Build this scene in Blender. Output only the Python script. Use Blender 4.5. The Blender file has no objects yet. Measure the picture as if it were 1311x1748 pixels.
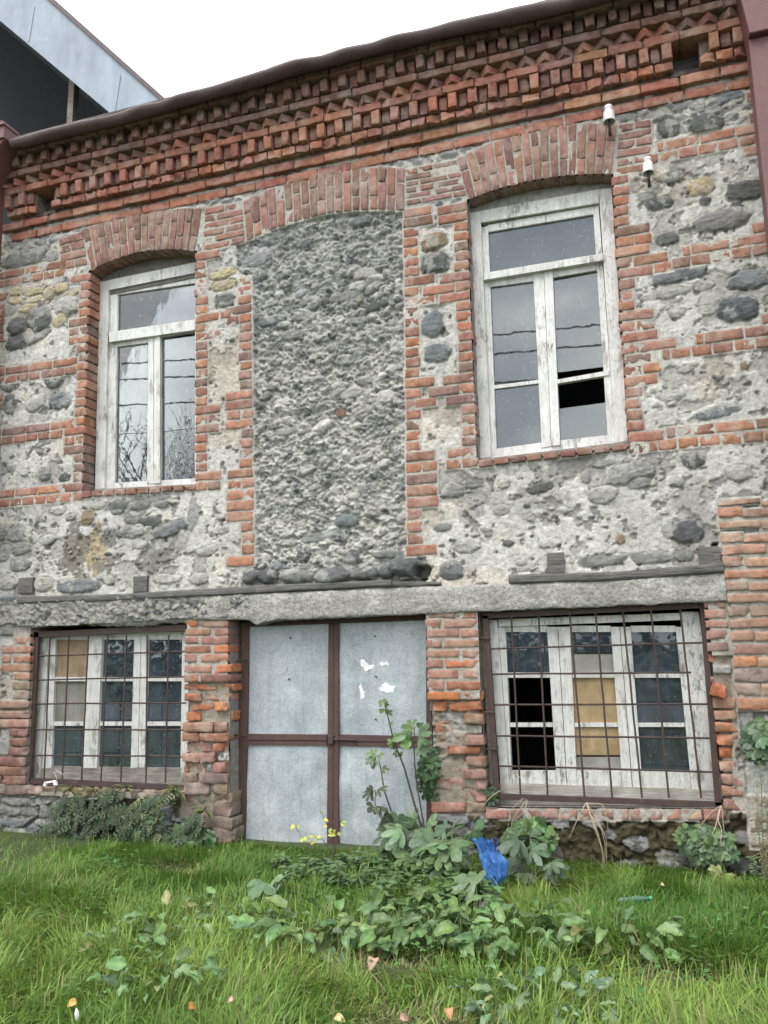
import bpy, math, random
import numpy as np
from mathutils import Vector, Matrix
random.seed(7)
RS = np.random.RandomState(11)
PI = math.pi
scene = bpy.context.scene
COL = scene.collection

# ------------------------------------------------------------------ camera model
F, CX, CY = 1400.0, 655.5, 874.0
yaw, pit, rol = math.radians(17.85), math.radians(9.28), math.radians(-1.33)
EYE = np.array([0.0, -6.4, 1.58])
_f = np.array([-math.sin(yaw)*math.cos(pit), math.cos(yaw)*math.cos(pit), math.sin(pit)])
_r0 = np.array([math.cos(yaw), math.sin(yaw), 0.0])
_u0 = np.cross(_r0, _f)
_r = _r0*math.cos(rol) + _u0*math.sin(rol)
_u = -_r0*math.sin(rol) + _u0*math.cos(rol)

def ray(px, py):
    return (px-CX)/F*_r - (py-CY)/F*_u + _f
def W(px, py, y=0.0):
    """point of the facade plane at depth y that the photograph shows at px, py"""
    v = ray(px, py); t = (y-EYE[1])/v[1]
    return np.array([EYE[0]+v[0]*t, y, EYE[2]+v[2]*t])
def Wx(px, py, y=0.0): return W(px, py, y)[0]
def Wz(px, py, y=0.0): return W(px, py, y)[2]
def G(px, py, h=0.0):
    """point of the ground (raised by h) seen at px, py"""
    v = ray(px, py); t = (h-EYE[2])/v[2]
    return EYE+v*t

# ------------------------------------------------------------------ numpy noise
def _hash(ix, iz, seed):
    n = (ix.astype(np.int64)*374761393 + iz.astype(np.int64)*668265263 + seed*974634541) & 0x7fffffff
    n = ((n ^ (n >> 13))*1274126177) & 0x7fffffff
    n = ((n ^ (n >> 15))*2246822519) & 0x7fffffff
    return ((n ^ (n >> 16)) & 0xffff)/65535.0
def vnoise(x, z, seed=0):
    ix = np.floor(x); iz = np.floor(z); fx = x-ix; fz = z-iz
    ix = ix.astype(np.int64); iz = iz.astype(np.int64)
    sx = fx*fx*fx*(fx*(fx*6-15)+10); sz = fz*fz*fz*(fz*(fz*6-15)+10)
    a = _hash(ix, iz, seed); b = _hash(ix+1, iz, seed); c = _hash(ix, iz+1, seed); d = _hash(ix+1, iz+1, seed)
    return (a+(b-a)*sx)*(1-sz) + (c+(d-c)*sx)*sz
def fbm(x, z, octv=4, seed=0, gain=.5):
    s = 0; a = 1; t = 0
    for k in range(octv):
        s = s+a*vnoise(x*2**k+k*17.3, z*2**k-k*9.1, seed+k*7); t += a; a *= gain
    return s/t
def worley(x, z, seed=0):
    ix = np.floor(x).astype(np.int64); iz = np.floor(z).astype(np.int64)
    f1 = np.full(x.shape, 9.0); f2 = np.full(x.shape, 9.0); cid = np.zeros(x.shape)
    for dx in (-1, 0, 1):
        for dz in (-1, 0, 1):
            jx = ix+dx; jz = iz+dz
            qx = jx+_hash(jx, jz, seed); qz = jz+_hash(jx, jz, seed+5)
            d = np.hypot(qx-x, qz-z)
            idv = _hash(jx, jz, seed+9)
            near = d < f1
            f2 = np.where(near, f1, np.minimum(f2, d)); cid = np.where(near, idv, cid); f1 = np.where(near, d, f1)
    return f1, f2, cid
def sstep(a, b, x):
    t = np.clip((x-a)/(b-a), 0, 1); return t*t*(3-2*t)

# ------------------------------------------------------------------ mesh accumulator
class MB:
    def __init__(s): s.v = []; s.q = []; s.t = []; s.c = []; s.n = 0
    def add(s, v, q=None, t=None, c=(.5, .5, .5)):
        v = np.asarray(v, float).reshape(-1, 3)
        if q is not None and len(q): s.q.append(np.asarray(q, np.int64).reshape(-1, 4)+s.n)
        if t is not None and len(t): s.t.append(np.asarray(t, np.int64).reshape(-1, 3)+s.n)
        c = np.asarray(c, float)
        if c.ndim == 1: c = np.tile(c, (len(v), 1))
        s.v.append(v); s.c.append(c); s.n += len(v)
    def build(s, name, mat, parent=None, smooth=True):
        v = np.concatenate(s.v); c = np.concatenate(s.c)
        if parent is not None:
            p = parent
            off = np.zeros(3)
            while p is not None: off += np.array(p.location); p = p.parent
            v = v-off
        q = np.concatenate(s.q) if s.q else np.zeros((0, 4), np.int64)
        t = np.concatenate(s.t) if s.t else np.zeros((0, 3), np.int64)
        me = bpy.data.meshes.new(name)
        me.vertices.add(len(v)); me.vertices.foreach_set('co', v.astype(np.float32).ravel())
        nl = len(q)*4+len(t)*3
        me.loops.add(nl); me.loops.foreach_set('vertex_index', np.concatenate([q.ravel(), t.ravel()]).astype(np.int32))
        npol = len(q)+len(t)
        me.polygons.add(npol)
        st = np.concatenate([np.arange(len(q))*4, len(q)*4+np.arange(len(t))*3]).astype(np.int32)
        me.polygons.foreach_set('loop_start', st)
        try: me.polygons.foreach_set('loop_total', np.concatenate([np.full(len(q), 4), np.full(len(t), 3)]).astype(np.int32))
        except Exception: pass
        me.polygons.foreach_set('use_smooth', np.full(npol, bool(smooth)))
        me.update(calc_edges=True)
        at = me.attributes.new('col', 'FLOAT_COLOR', 'POINT')
        at.data.foreach_set('color', np.concatenate([c, np.ones((len(c), 1))], 1).astype(np.float32).ravel())
        me.validate()
        if mat: me.materials.append(mat)
        o = bpy.data.objects.new(name, me); COL.objects.link(o)
        if parent is not None: o.parent = parent
        return o

def tag(o, label=None, cat=None, group=None, kind=None):
    if label: o['label'] = label
    if cat: o['category'] = cat
    if group: o['group'] = group
    if kind: o['kind'] = kind
    return o
def empty(name, loc, label, cat, group=None):
    o = bpy.data.objects.new(name, None); COL.objects.link(o); o.location = Vector([float(a) for a in loc])
    o.empty_display_size = .1
    return tag(o, label, cat, group)

def box(M, lo, hi, c=(.5, .5, .5), bev=0.0):
    x0, y0, z0 = lo; x1, y1, z1 = hi
    prism(M, [(x0, z0), (x1, z0), (x1, z1), (x0, z1)], y0, y1, c, bev)
def prism(M, quad, yf, yb, c=(.5, .5, .5), bev=.004):
    """convex outline in the wall plane (x,z; counter-clockwise seen from the front) from yf back to yb, front edge chamfered"""
    p = np.array(quad, float); n = len(p)
    ctr = p.mean(0)
    d = ctr-p; L = np.linalg.norm(d, axis=1, keepdims=True)
    ins = p+d/L*bev*1.4
    A = np.c_[ins[:, 0], np.full(n, yf), ins[:, 1]]
    B = np.c_[p[:, 0], np.full(n, yf+bev), p[:, 1]]
    Cc = np.c_[p[:, 0], np.full(n, yb), p[:, 1]]
    if n == 4:
        M.add(A, q=[[0, 1, 2, 3]], c=c); M.add(Cc, q=[[3, 2, 1, 0]], c=c)
    else:
        M.add(np.vstack([A, A.mean(0)]), t=[[i, (i+1) % n, n] for i in range(n)], c=c)
        M.add(np.vstack([Cc, Cc.mean(0)]), t=[[(i+1) % n, i, n] for i in range(n)], c=c)
    for i in range(n):
        j = (i+1) % n
        if bev > 0: M.add([A[i], B[i], B[j], A[j]], q=[[0, 1, 2, 3]], c=c)
        M.add([B[i], Cc[i], Cc[j], B[j]], q=[[0, 1, 2, 3]], c=c)
def pq(M, pts, yf, yb, c=(.5, .5, .5), bev=.004):
    """prism whose front outline is given as photograph points BL, BR, TR, TL"""
    prism(M, [(W(a, b, yf)[0], W(a, b, yf)[2]) for a, b in pts], yf, yb, c, bev)
def tube(M, pts, rad, n=6, c=(.5, .5, .5), cap=True):
    pts = np.array(pts, float); k = len(pts)
    rad = np.full(k, rad) if np.isscalar(rad) else np.array(rad, float)
    T = np.gradient(pts, axis=0); T /= np.linalg.norm(T, axis=1, keepdims=True)+1e-9
    up = np.array([0.13, .21, .97]); 
    if abs(T[0]@up) > .9: up = np.array([.97, .2, .1])
    V = []
    a = np.arange(n)*2*PI/n
    for i in range(k):
        s = np.cross(T[i], up); s /= np.linalg.norm(s)+1e-9; w = np.cross(s, T[i])
        V.append(pts[i]+rad[i]*(np.cos(a)[:, None]*s+np.sin(a)[:, None]*w))
    V = np.concatenate(V)
    Q = [[i*n+j, i*n+(j+1) % n, (i+1)*n+(j+1) % n, (i+1)*n+j] for i in range(k-1) for j in range(n)]
    M.add(V, q=Q, c=c)
    if cap:
        for e, i in ((0, 0), (1, k-1)):
            ring = V[i*n:(i+1)*n]
            tt = [[n, (j+1) % n, j] if e == 0 else [n, j, (j+1) % n] for j in range(n)]
            M.add(np.vstack([ring, ring.mean(0)]), t=tt, c=c)
def ellipsoid(M, ctr, rx, ry, rz, c, seed=0, rough=.15, n=14):
    th = np.linspace(0, PI, n); ph = np.arange(n*2)*PI/n
    T, P_ = np.meshgrid(th, ph, indexing='ij')
    d = np.stack([np.sin(T)*np.cos(P_), np.sin(T)*np.sin(P_), np.cos(T)], -1)
    rs = np.random.RandomState(seed); k = rs.normal(size=(5, 3))*2; ph0 = rs.rand(5)*6
    nn = 1+rough*sum(np.sin(d@k[i]+ph0[i]) for i in range(5))/3
    v = d*nn[..., None]*np.array([rx, ry, rz])+np.array(ctr)
    m = n*2
    Q = [[i*m+j, (i+1)*m+j, (i+1)*m+(j+1) % m, i*m+(j+1) % m] for i in range(n-1) for j in range(m)]
    M.add(v.reshape(-1, 3), q=Q, c=c)

# ------------------------------------------------------------------ materials
def nmat(name):
    m = bpy.data.materials.new(name); m.use_nodes = True
    nt = m.node_tree; b = nt.nodes['Principled BSDF']
    return m, nt, b
class NT:
    def __init__(s, nt): s.nt = nt; s.tc = None
    def node(s, t, **kw):
        n = s.nt.nodes.new(t)
        for k, v in kw.items():
            if k.startswith('i_'):
                key = k[2:]; key = int(key) if key.isdigit() else key
                n.inputs[key].default_value = v
            else: setattr(n, k, v)
        return n
    def link(s, a, b): s.nt.links.new(a, b)
    def coord(s, scale=(1, 1, 1)):
        if s.tc is None: s.tc = s.node('ShaderNodeTexCoord')
        mp = s.node('ShaderNodeMapping'); mp.inputs['Scale'].default_value = scale
        s.link(s.tc.outputs['Object'], mp.inputs['Vector']); return mp.outputs['Vector']
    def noise(s, scale, detail=6, rough=.6, vec=None, dist=0.0):
        n = s.node('ShaderNodeTexNoise'); n.inputs['Scale'].default_value = scale
        n.inputs['Detail'].default_value = detail; n.inputs['Roughness'].default_value = rough
        n.inputs['Distortion'].default_value = dist
        s.link(vec if vec is not None else s.coord(), n.inputs['Vector']); return n.outputs['Fac']
    def ramp(s, fac, stops):
        n = s.node('ShaderNodeValToRGB'); e = n.color_ramp.elements
        while len(e) < len(stops): e.new(.5)
        for i, (p, c) in enumerate(stops):
            e[i].position = p; e[i].color = (c, c, c, 1) if np.isscalar(c) else (*c, 1)
        s.link(fac, n.inputs['Fac']); return n.outputs['Color']
    def mix(s, fac, a, b, blend='MIX'):
        n = s.node('ShaderNodeMix', data_type='RGBA', blend_type=blend)
        for k, v in ((0, fac), (6, a), (7, b)):
            if isinstance(v, (int, float)): n.inputs[k].default_value = v
            elif isinstance(v, tuple): n.inputs[k].default_value = (*v, 1)
            else: s.link(v, n.inputs[k])
        return n.outputs[2]
    def attr(s):
        n = s.node('ShaderNodeAttribute'); n.attribute_name = 'col'; return n.outputs['Color']
    def bump(s, b, h, dist=.004, strength=1.0, prev=None):
        n = s.node('ShaderNodeBump'); n.inputs['Distance'].default_value = dist; n.inputs['Strength'].default_value = strength
        s.link(h, n.inputs['Height'])
        if prev is not None: s.link(prev, n.inputs['Normal'])
        s.link(n.outputs['Normal'], b.inputs['Normal']); return n.outputs['Normal']

def mat_brick():
    m, nt, b = nmat('brick'); s = NT(nt)
    c = s.attr()
    v = s.ramp(s.noise(16, 8, .72), [(.3, .62), (.5, 1.0), (.7, 1.30)])
    c = s.mix(1.0, c, v, 'MULTIPLY')
    c = s.mix(s.ramp(s.noise(4.0, 9, .7), [(.47, 0.0), (.66, .55)]), c, (.43, .37, .31))         # lime and mortar smears
    c = s.mix(s.ramp(s.noise(2.3, 8, .68), [(.54, 0.0), (.72, .55)]), c, (.13, .11, .10))      # soot
    c = s.mix(s.ramp(s.noise(140, 2, .5), [(.60, 0.0), (.68, .5)]), c, (.12, .07, .05))          # pits
    s.link(c, b.inputs['Base Color']); b.inputs['Roughness'].default_value = .92
    b.inputs['Specular IOR Level'].default_value = .2
    h = s.mix(.5, s.noise(45, 8, .7), s.noise(170, 3, .6))
    s.bump(b, h, .014)
    return m
def mat_wall():
    m, nt, b = nmat('mortar_and_rubble'); s = NT(nt)
    c = s.attr()
    c = s.mix(1.0, c, s.ramp(s.noise(22, 8, .7), [(.28, .58), (.5, 1.0), (.72, 1.3)]), 'MULTIPLY')
    c = s.mix(s.ramp(s.noise(95, 4, .6), [(.57, 0.0), (.66, .28)]), c, (.16, .15, .14))
    c = s.mix(1.0, c, s.ramp(s.noise(60, 5, .6), [(.58, 1.0), (.68, 1.3)]), 'MULTIPLY')
    s.link(c, b.inputs['Base Color']); b.inputs['Roughness'].default_value = .95
    b.inputs['Specular IOR Level'].default_value = .2
    h = s.mix(.45, s.noise(38, 9, .72), s.noise(120, 4, .65))
    s.bump(b, h, .022)
    return m
def mat_concrete():
    m, nt, b = nmat('old_concrete'); s = NT(nt)
    c = s.attr()
    c = s.mix(1.0, c, s.ramp(s.noise(6, 8, .7), [(.25, .6), (.5, 1.0), (.75, 1.25)]), 'MULTIPLY')
    vo = s.node('ShaderNodeTexVoronoi'); vo.inputs['Scale'].default_value = 55; s.link(s.coord(), vo.inputs['Vector'])
    c = s.mix(1.0, c, s.ramp(s.noise(34, 8, .75), [(.32, .55), (.5, 1.0), (.68, 1.3)]), 'MULTIPLY')
    c = s.mix(s.ramp(s.noise(70, 5, .7), [(.55, 0.0), (.64, .6)]), c, (.13, .12, .11))
    s.link(c, b.inputs['Base Color']); b.inputs['Roughness'].default_value = .95
    s.bump(b, s.mix(.12, s.noise(30, 10, .75), vo.outputs['Distance']), .03)
    return m
def mat_paint():
    """white window paint, cracked and flaking down to grey wood"""
    m, nt, b = nmat('flaking_white_paint'); s = NT(nt)
    mask = s.ramp(s.noise(2.2, 10, .75, s.coord((6, 6, 1.8))), [(.545, 0.0), (.60, 1.0)])
    mask2 = s.ramp(s.noise(9.0, 8, .75, s.coord((14, 14, 4))), [(.56, 0.0), (.63, .85)])
    zone = s.ramp(s.noise(1.3, 3, .6), [(.38, .35), (.58, 1.0)])
    mk = s.mix(1.0, s.mix(1.0, mask, mask2, 'LIGHTEN'), zone, 'MULTIPLY')
    wood = s.ramp(s.noise(6, 6, .6, s.coord((30, 30, 2))), [(.3, (.14, .13, .115)), (.7, (.36, .34, .30))])
    white = s.ramp(s.noise(3.5, 8, .7), [(.3, (.50, .49, .455)), (.55, (.64, .63, .60)), (.75, (.73, .725, .70))])
    grime = s.ramp(s.noise(5, 9, .75, s.coord((8, 8, .8))), [(.45, 0.0), (.72, .55)])
    white = s.mix(grime, white, (.30, .285, .25))
    c = s.mix(mk, white, wood)
    s.link(c, b.inputs['Base Color']); b.inputs['Roughness'].default_value = .6
    inv = s.node('ShaderNodeInvert'); s.link(mk, inv.inputs['Color'])
    s.bump(b, s.mix(.35, inv.outputs['Color'], s.noise(40, 5, .6, s.coord((4, 4, .6)))), .004)
    return m
def mat_wood(name, c0, c1, st=(30, 30, 2)):
    m, nt, b = nmat(name); s = NT(nt)
    c = s.ramp(s.noise(3, 8, .68, s.coord(st)), [(.28, c0), (.72, c1)])
    c = s.mix(1.0, c, s.ramp(s.noise(5, 5, .6), [(.3, .7), (.7, 1.2)]), 'MULTIPLY')
    s.link(c, b.inputs['Base Color']); b.inputs['Roughness'].default_value = .85
    s.bump(b, s.noise(3, 8, .7, s.coord(st)), .012)
    return m
def mat_rust(name, c0, c1, rough=.75):
    m, nt, b = nmat(name); s = NT(nt)
    c = s.ramp(s.noise(14, 9, .7), [(.3, c0), (.7, c1)])
    c = s.mix(s.ramp(s.noise(40, 6, .7), [(.6, 0.0), (.7, .6)]), c, (.20, .10, .06))
    s.link(c, b.inputs['Base Color']); b.inputs['Roughness'].default_value = rough
    s.bump(b, s.noise(90, 6, .7), .003)
    return m
def mat_galv():
    m, nt, b = nmat('galvanised_sheet'); s = NT(nt)
    vo = s.node('ShaderNodeTexVoronoi'); vo.inputs['Scale'].default_value = 75; s.link(s.coord(), vo.inputs['Vector'])
    vo2 = s.node('ShaderNodeTexVoronoi'); vo2.inputs['Scale'].default_value = 38; s.link(s.coord((1, 1, 1.3)), vo2.inputs['Vector'])
    sp = s.node('ShaderNodeSeparateColor'); s.link(vo.outputs['Color'], sp.inputs['Color'])
    base = s.ramp(s.noise(2.0, 7, .65, s.coord((1.2, 1, .8))), [(.3, (.27, .30, .315)), (.5, (.38, .415, .43)), (.72, (.54, .57, .57))])
    c = s.mix(1.0, base, s.ramp(sp.outputs[0], [(0.0, .86), (.9, 1.1)]), 'MULTIPLY')
    spk = s.mix(1.0, s.ramp(s.noise(130, 3, .6), [(.60, 0.0), (.68, 1.0)]), s.ramp(s.noise(3, 6, .7), [(.40, .1), (.6, .9)]), 'MULTIPLY')
    c = s.mix(spk, c, (.62, .66, .68))
    st = s.ramp(s.noise(2.6, 7, .7, s.coord((6, 6, .5))), [(.52, 0.0), (.7, .45)])
    c = s.mix(st, c, (.20, .215, .22))
    c = s.mix(s.ramp(s.noise(1.7, 8, .75), [(.55, 0.0), (.72, .5)]), c, (.24, .255, .255))
    # rusty bloom along the crossbar side of the sheets and mud at the foot
    c = s.mix(s.ramp(s.noise(5, 8, .75), [(.64, 0.0), (.76, .55)]), c, (.20, .14, .10))
    s.link(c, b.inputs['Base Color'])
    b.inputs['Metallic'].default_value = .25
    s.link(s.ramp(s.noise(30, 5, .6), [(.3, .42), (.7, .68)]), b.inputs['Roughness'])
    s.bump(b, s.noise(2.2, 3, .5), .05, .5)
    return m
def mat_glass(name, refl=.06, dirt=.5, film_col=(.30, .32, .32), wav=.0):
    m, nt, b = nmat(name); s = NT(nt)
    nt.nodes.remove(b)
    out = nt.nodes['Material Output']
    tr = s.node('ShaderNodeBsdfTransparent'); tr.inputs['Color'].default_value = (.80, .84, .83, 1)
    gl = s.node('ShaderNodeBsdfGlossy'); gl.inputs['Roughness'].default_value = .015
    df = s.node('ShaderNodeBsdfDiffuse'); df.inputs['Color'].default_value = (.33, .34, .34, 1)
    bp = s.node('ShaderNodeBump'); bp.inputs['Distance'].default_value = .02; bp.inputs['Strength'].default_value = .012+wav
    s.link(s.noise(5, 2, .5, s.coord((1.6, 1, 1))), bp.inputs['Height'])
    s.link(bp.outputs['Normal'], gl.inputs['Normal'])
    lw = s.node('ShaderNodeFresnel'); lw.inputs['IOR'].default_value = 1.55
    s.link(bp.outputs['Normal'], lw.inputs['Normal'])
    ad = s.node('ShaderNodeMath', operation='MULTIPLY_ADD'); ad.inputs[1].default_value = 1.7; ad.inputs[2].default_value = refl
    s.link(lw.outputs[0], ad.inputs[0])
    # dirt film, drips and white droppings
    film = s.ramp(s.noise(5, 7, .7, s.coord((1, 1, .5))), [(.35, .03*dirt*2), (.75, .20*dirt*2)])
    drip = s.ramp(s.noise(2.2, 3, .5, s.coord((34, 10, 4.0))), [(.735, 0.0), (.76, .9)])
    spots = s.ramp(s.noise(85, 1, .4), [(.735, 0.0), (.76, .8)])
    f2 = s.mix(1.0, s.mix(1.0, film, drip, 'LIGHTEN'), spots, 'LIGHTEN')
    dc = s.mix(s.mix(1.0, drip, spots, 'LIGHTEN'), film_col, (.66, .66, .64)); s.link(dc, df.inputs['Color'])
    m1 = s.node('ShaderNodeMixShader'); m2 = s.node('ShaderNodeMixShader')
    s.link(f2, m1.inputs[0]); s.link(tr.outputs[0], m1.inputs[1]); s.link(df.outputs[0], m1.inputs[2])
    s.link(ad.outputs[0], m2.inputs[0]); s.link(m1.outputs[0], m2.inputs[1]); s.link(gl.outputs[0], m2.inputs[2])
    s.link(m2.outputs[0], out.inputs['Surface'])
    return m
def mat_plain(name, c, rough=.8, var=.25, scale=8, metal=0.0, bump=0.0):
    m, nt, b = nmat(name); s = NT(nt)
    k = s.mix(1.0, c, s.ramp(s.noise(scale, 7, .65), [(.3, 1-var), (.7, 1+var)]), 'MULTIPLY')
    s.link(k, b.inputs['Base Color']); b.inputs['Roughness'].default_value = rough; b.inputs['Metallic'].default_value = metal
    if bump: s.bump(b, s.noise(scale*6, 6, .7), bump)
    return m
def mat_leaf(name='leaf', rough=.42, transl=.25, var=.3, spec=.45):
    m, nt, b = nmat(name); s = NT(nt)
    c = s.mix(1.0, s.attr(), s.ramp(s.noise(30, 5, .6), [(.3, 1-var), (.7, 1+var)]), 'MULTIPLY')
    s.link(c, b.inputs['Base Color']); b.inputs['Roughness'].default_value = rough
    b.inputs['Specular IOR Level'].default_value = spec
    out = nt.nodes['Material Output']
    tl = s.node('ShaderNodeBsdfTranslucent'); s.link(c, tl.inputs['Color'])
    mx = s.node('ShaderNodeMixShader'); mx.inputs[0].default_value = transl
    s.link(b.outputs[0], mx.inputs[1]); s.link(tl.outputs[0], mx.inputs[2]); s.link(mx.outputs[0], out.inputs['Surface'])
    return m
def mat_attr(name, rough=.8, var=.2, scale=20, bump=.002, metal=0.0):
    m, nt, b = nmat(name); s = NT(nt)
    c = s.mix(1.0, s.attr(), s.ramp(s.noise(scale, 6, .65), [(.3, 1-var), (.7, 1+var)]), 'MULTIPLY')
    s.link(c, b.inputs['Base Color']); b.inputs['Roughness'].default_value = rough; b.inputs['Metallic'].default_value = metal
    if bump: s.bump(b, s.noise(scale*4, 5, .6), bump)
    return m

BRICK = mat_brick(); WALLM = mat_wall(); CONC = mat_concrete(); PAINT = mat_paint()
TIMBER = mat_wood('weathered_timber', (.030, .029, .027), (.20, .19, .175), (2, 30, 30))
GREYWOOD = mat_wood('grey_bare_wood', (.12, .105, .085), (.36, .33, .28), (2, 20, 20))
PALEWOOD = mat_wood('pale_bare_wood', (.24, .22, .18), (.50, .47, .41), (2, 20, 20))
RUST = mat_rust('rusty_iron', (.030, .020, .017), (.070, .042, .034))
REDIRON = mat_rust('red_brown_iron', (.050, .028, .023), (.095, .050, .041))
PIPEM = mat_rust('oxide_red_sheet', (.105, .042, .038), (.15, .066, .06), .55)
GUTM = mat_rust('brown_gutter_sheet', (.048, .030, .028), (.088, .054, .050), .6)
GALV = mat_galv()
GLASS_UP = mat_glass('window_glass', .026, .30, wav=.0)
GLASS_WAVY = mat_glass('wavy_window_glass', .012, .30, wav=.12)
GLASS_LOW = mat_glass('dirty_window_glass', .0, 2.2, (.085, .108, .13))
LEAF = mat_leaf('leaf'); GRASSM = mat_leaf('grass_blade', .5, .35, .15, .22); STEM = mat_attr('stem', .8)
ATTR = mat_attr('coloured_matter')

# ------------------------------------------------------------------ the building: registers
BLD = empty('stone_house', (-2.4, 0, 0), 'old two storey house of rubble stone with red brick bands arches and cornice', 'house')
BRK_RECT = []          # brick outlines, where the mortar stays flush

PAL = dict(
    up=[(.32, .145, .10), (.29, .135, .10), (.35, .16, .108), (.26, .13, .10), (.31, .16, .12), (.38, .165, .10), (.21, .125, .105), (.34, .17, .125)],
    arch=[(.30, .155, .122), (.26, .14, .112), (.28, .15, .12), (.24, .13, .107), (.32, .17, .135), (.27, .16, .13)],
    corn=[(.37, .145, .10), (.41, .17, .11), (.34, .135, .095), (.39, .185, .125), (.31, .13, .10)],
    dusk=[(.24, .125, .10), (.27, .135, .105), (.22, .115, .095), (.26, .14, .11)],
    orange=[(.44, .155, .075), (.40, .145, .078), (.37, .14, .08), (.46, .18, .09)],
    pier=[(.31, .165, .13), (.34, .175, .13), (.29, .155, .125), (.33, .155, .115), (.36, .20, .155)],
    pil=[(.43, .25, .175), (.40, .215, .14), (.45, .27, .195), (.39, .18, .11), (.35, .21, .165), (.43, .19, .10)],
    grey=[(.26, .19, .155), (.23, .17, .145), (.28, .195, .155)],
)
def pick(pal):
    c = np.array(random.choice(PAL[pal])); k = random.uniform(.82, 1.16)
    c = (c*.94+c.mean()*.06)*np.array((1.02, 1.01, .95))
    return c*k*np.array([1, random.uniform(.94, 1.07), random.uniform(.92, 1.08)])

NXB, NZB = 9, 6
def brickq(M, quad, y, dep, c, rough=1.0, reg=True, tilt=0.0, chip=None):
    """one brick: front quad BL,BR,TR,TL in (x,z), worn edges, chips, depth behind"""
    q = np.array(quad, float)
    L = np.linalg.norm(q[1]-q[0]); Hh = np.linalg.norm(q[3]-q[0])
    eu = min(.2, .0036/L); ev = min(.25, .0036/Hh)
    U = np.concatenate([[0], np.linspace(eu, 1-eu, NXB-2), [1]]); V = np.concatenate([[0], np.linspace(ev, 1-ev, NZB-2), [1]])
    uu, vv = np.meshgrid(U, V)
    P = (q[0]*((1-uu)*(1-vv))[..., None]+q[1]*(uu*(1-vv))[..., None]+q[2]*(uu*vv)[..., None]+q[3]*((1-uu)*vv)[..., None])
    edge = np.zeros(uu.shape); edge[0] += 1; edge[-1] += 1; edge[:, 0] += 1; edge[:, -1] += 1
    yy = np.where(edge > 0, .0012+.0018*edge, 0.0)
    rs = RS
    a = rs.rand(3)*6; k = rs.uniform(4, 11, (3, 2))
    w = sum(np.sin(uu*k[i, 0]*L/.13+vv*k[i, 1]*.8+a[i]) for i in range(3))/3
    yy = yy+w*.0016*rough + rs.normal(size=uu.shape)*.0013*rough
    nch = rs.poisson(.9*rough if rough < 1.25 else 1.7*rough) if chip is None else chip
    for _ in range(nch):
        s = rs.randint(4); t = rs.rand()
        cu, cv = ((t, 0), (t, 1), (0, t), (1, t))[s]
        d = np.hypot((uu-cu)*L, (vv-cv)*Hh)
        rad = rs.uniform(.015, .045)*min(1.6, max(.7, rough))
        yy = yy+np.clip(1-d/rad, 0, 1)*rs.uniform(.006, .022)*min(rough, 1.8)
    j = rs.normal(size=P.shape)*.0014*rough
    P = P+j*np.where(edge > 0, 1, .3)[..., None]
    P = P-(P-q.mean(0))*np.where(edge > 1, .03, 0)[..., None]
    yy = yy+tilt*(uu-.5)
    v = np.stack([P[..., 0], y+yy, P[..., 1]], -1).reshape(-1, 3)
    i0 = np.arange(NZB*NXB).reshape(NZB, NXB)
    Q = np.stack([i0[:-1, :-1], i0[:-1, 1:], i0[1:, 1:], i0[1:, :-1]], -1).reshape(-1, 4)
    M.add(v, q=Q, c=c)
    per = np.concatenate([i0[0, :-1], i0[:-1, -1], i0[-1, :0:-1], i0[:0:-1, 0]])
    fr = v[per]; bk = fr.copy(); bk[:, 1] = y+dep
    n = len(per)
    Q2 = [[i, n+i, n+(i+1) % n, (i+1) % n] for i in range(n)]
    M.add(np.vstack([fr, bk]), q=Q2, c=c)
    if reg: BRK_RECT.append((P[..., 0].min(), P[..., 0].max(), P[..., 1].min(), P[..., 1].max()))
def br(M, x0, x1, z0, z1, y=-.008, dep=.12, pal='up', rough=1.0, c=None, reg=True, chip=None, jit=1.0):
    j = lambda s: random.gauss(0, s*jit)
    y = y+j(.0025)
    r = j(.0045)*(x1-x0)/2*2
    q = [(x0+j(.002), z0-r+j(.0015)), (x1+j(.002), z0+r+j(.0015)), (x1+j(.002), z1+r+j(.0015)), (x0+j(.002), z1-r+j(.0015))]
    brickq(M, q, y, dep, pick(pal) if c is None else np.array(c), rough, reg, tilt=j(.002), chip=chip)

ST, HD, JT = .262, .128, .016       # stretcher, header, joint
def course(M, xa, xb, z0, z1, kind='s', off=0.0, **kw):
    """fill xa..xb with whole bricks"""
    L = {'s': ST, 'h': HD}[kind]
    x = xa
    if off: 
        br(M, x, x+off, z0, z1, **kw); x += off+JT
    n = max(1, int(round((xb-x+JT)/(L+JT)))); w = (xb-x+JT)/n-JT
    for i in range(n):
        ww = w
        br(M, x+i*(w+JT), x+i*(w+JT)+ww, z0, z1, **kw)
def jamb(M, xt, zt, xb, zb, k0, k1, pats, sgn, ch_ref, y=-.008, dep=.16, pal='up', rough=1.0, h=None):
    """toothed jamb: arris runs from (xt, course k0) to (xb, course k1); pats: letters outward from the arris"""
    n = k1-k0
    for k in range(k0, k1+1):
        t = (k-k0)/max(1, n); xa = xt+(xb-xt)*t; zc = zt+(zb-zt)*t
        chh = abs(zt-zb)/max(1, n)
        hh = (chh-.0165)/2
        p = pats.get(k, 'h')
        x = xa+random.gauss(0, .004)
        for ci, ch in enumerate(p):
            L = {'h': HD*random.uniform(.88, 1.0), 's': ST*random.uniform(.92, 1.02), 'q': .075, '.': .13, 'H': .105, 'S': .235}[ch]
            if ch != '.':
                a, b2 = (x, x+L) if sgn > 0 else (x-L, x)
                br(M, a, b2, zc-hh, zc+hh, y=y, dep=dep if ci == 0 else .08, pal=pal, rough=rough)
            x += sgn*(L+JT)

def px_course_z(pxs, k):
    return None

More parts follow.
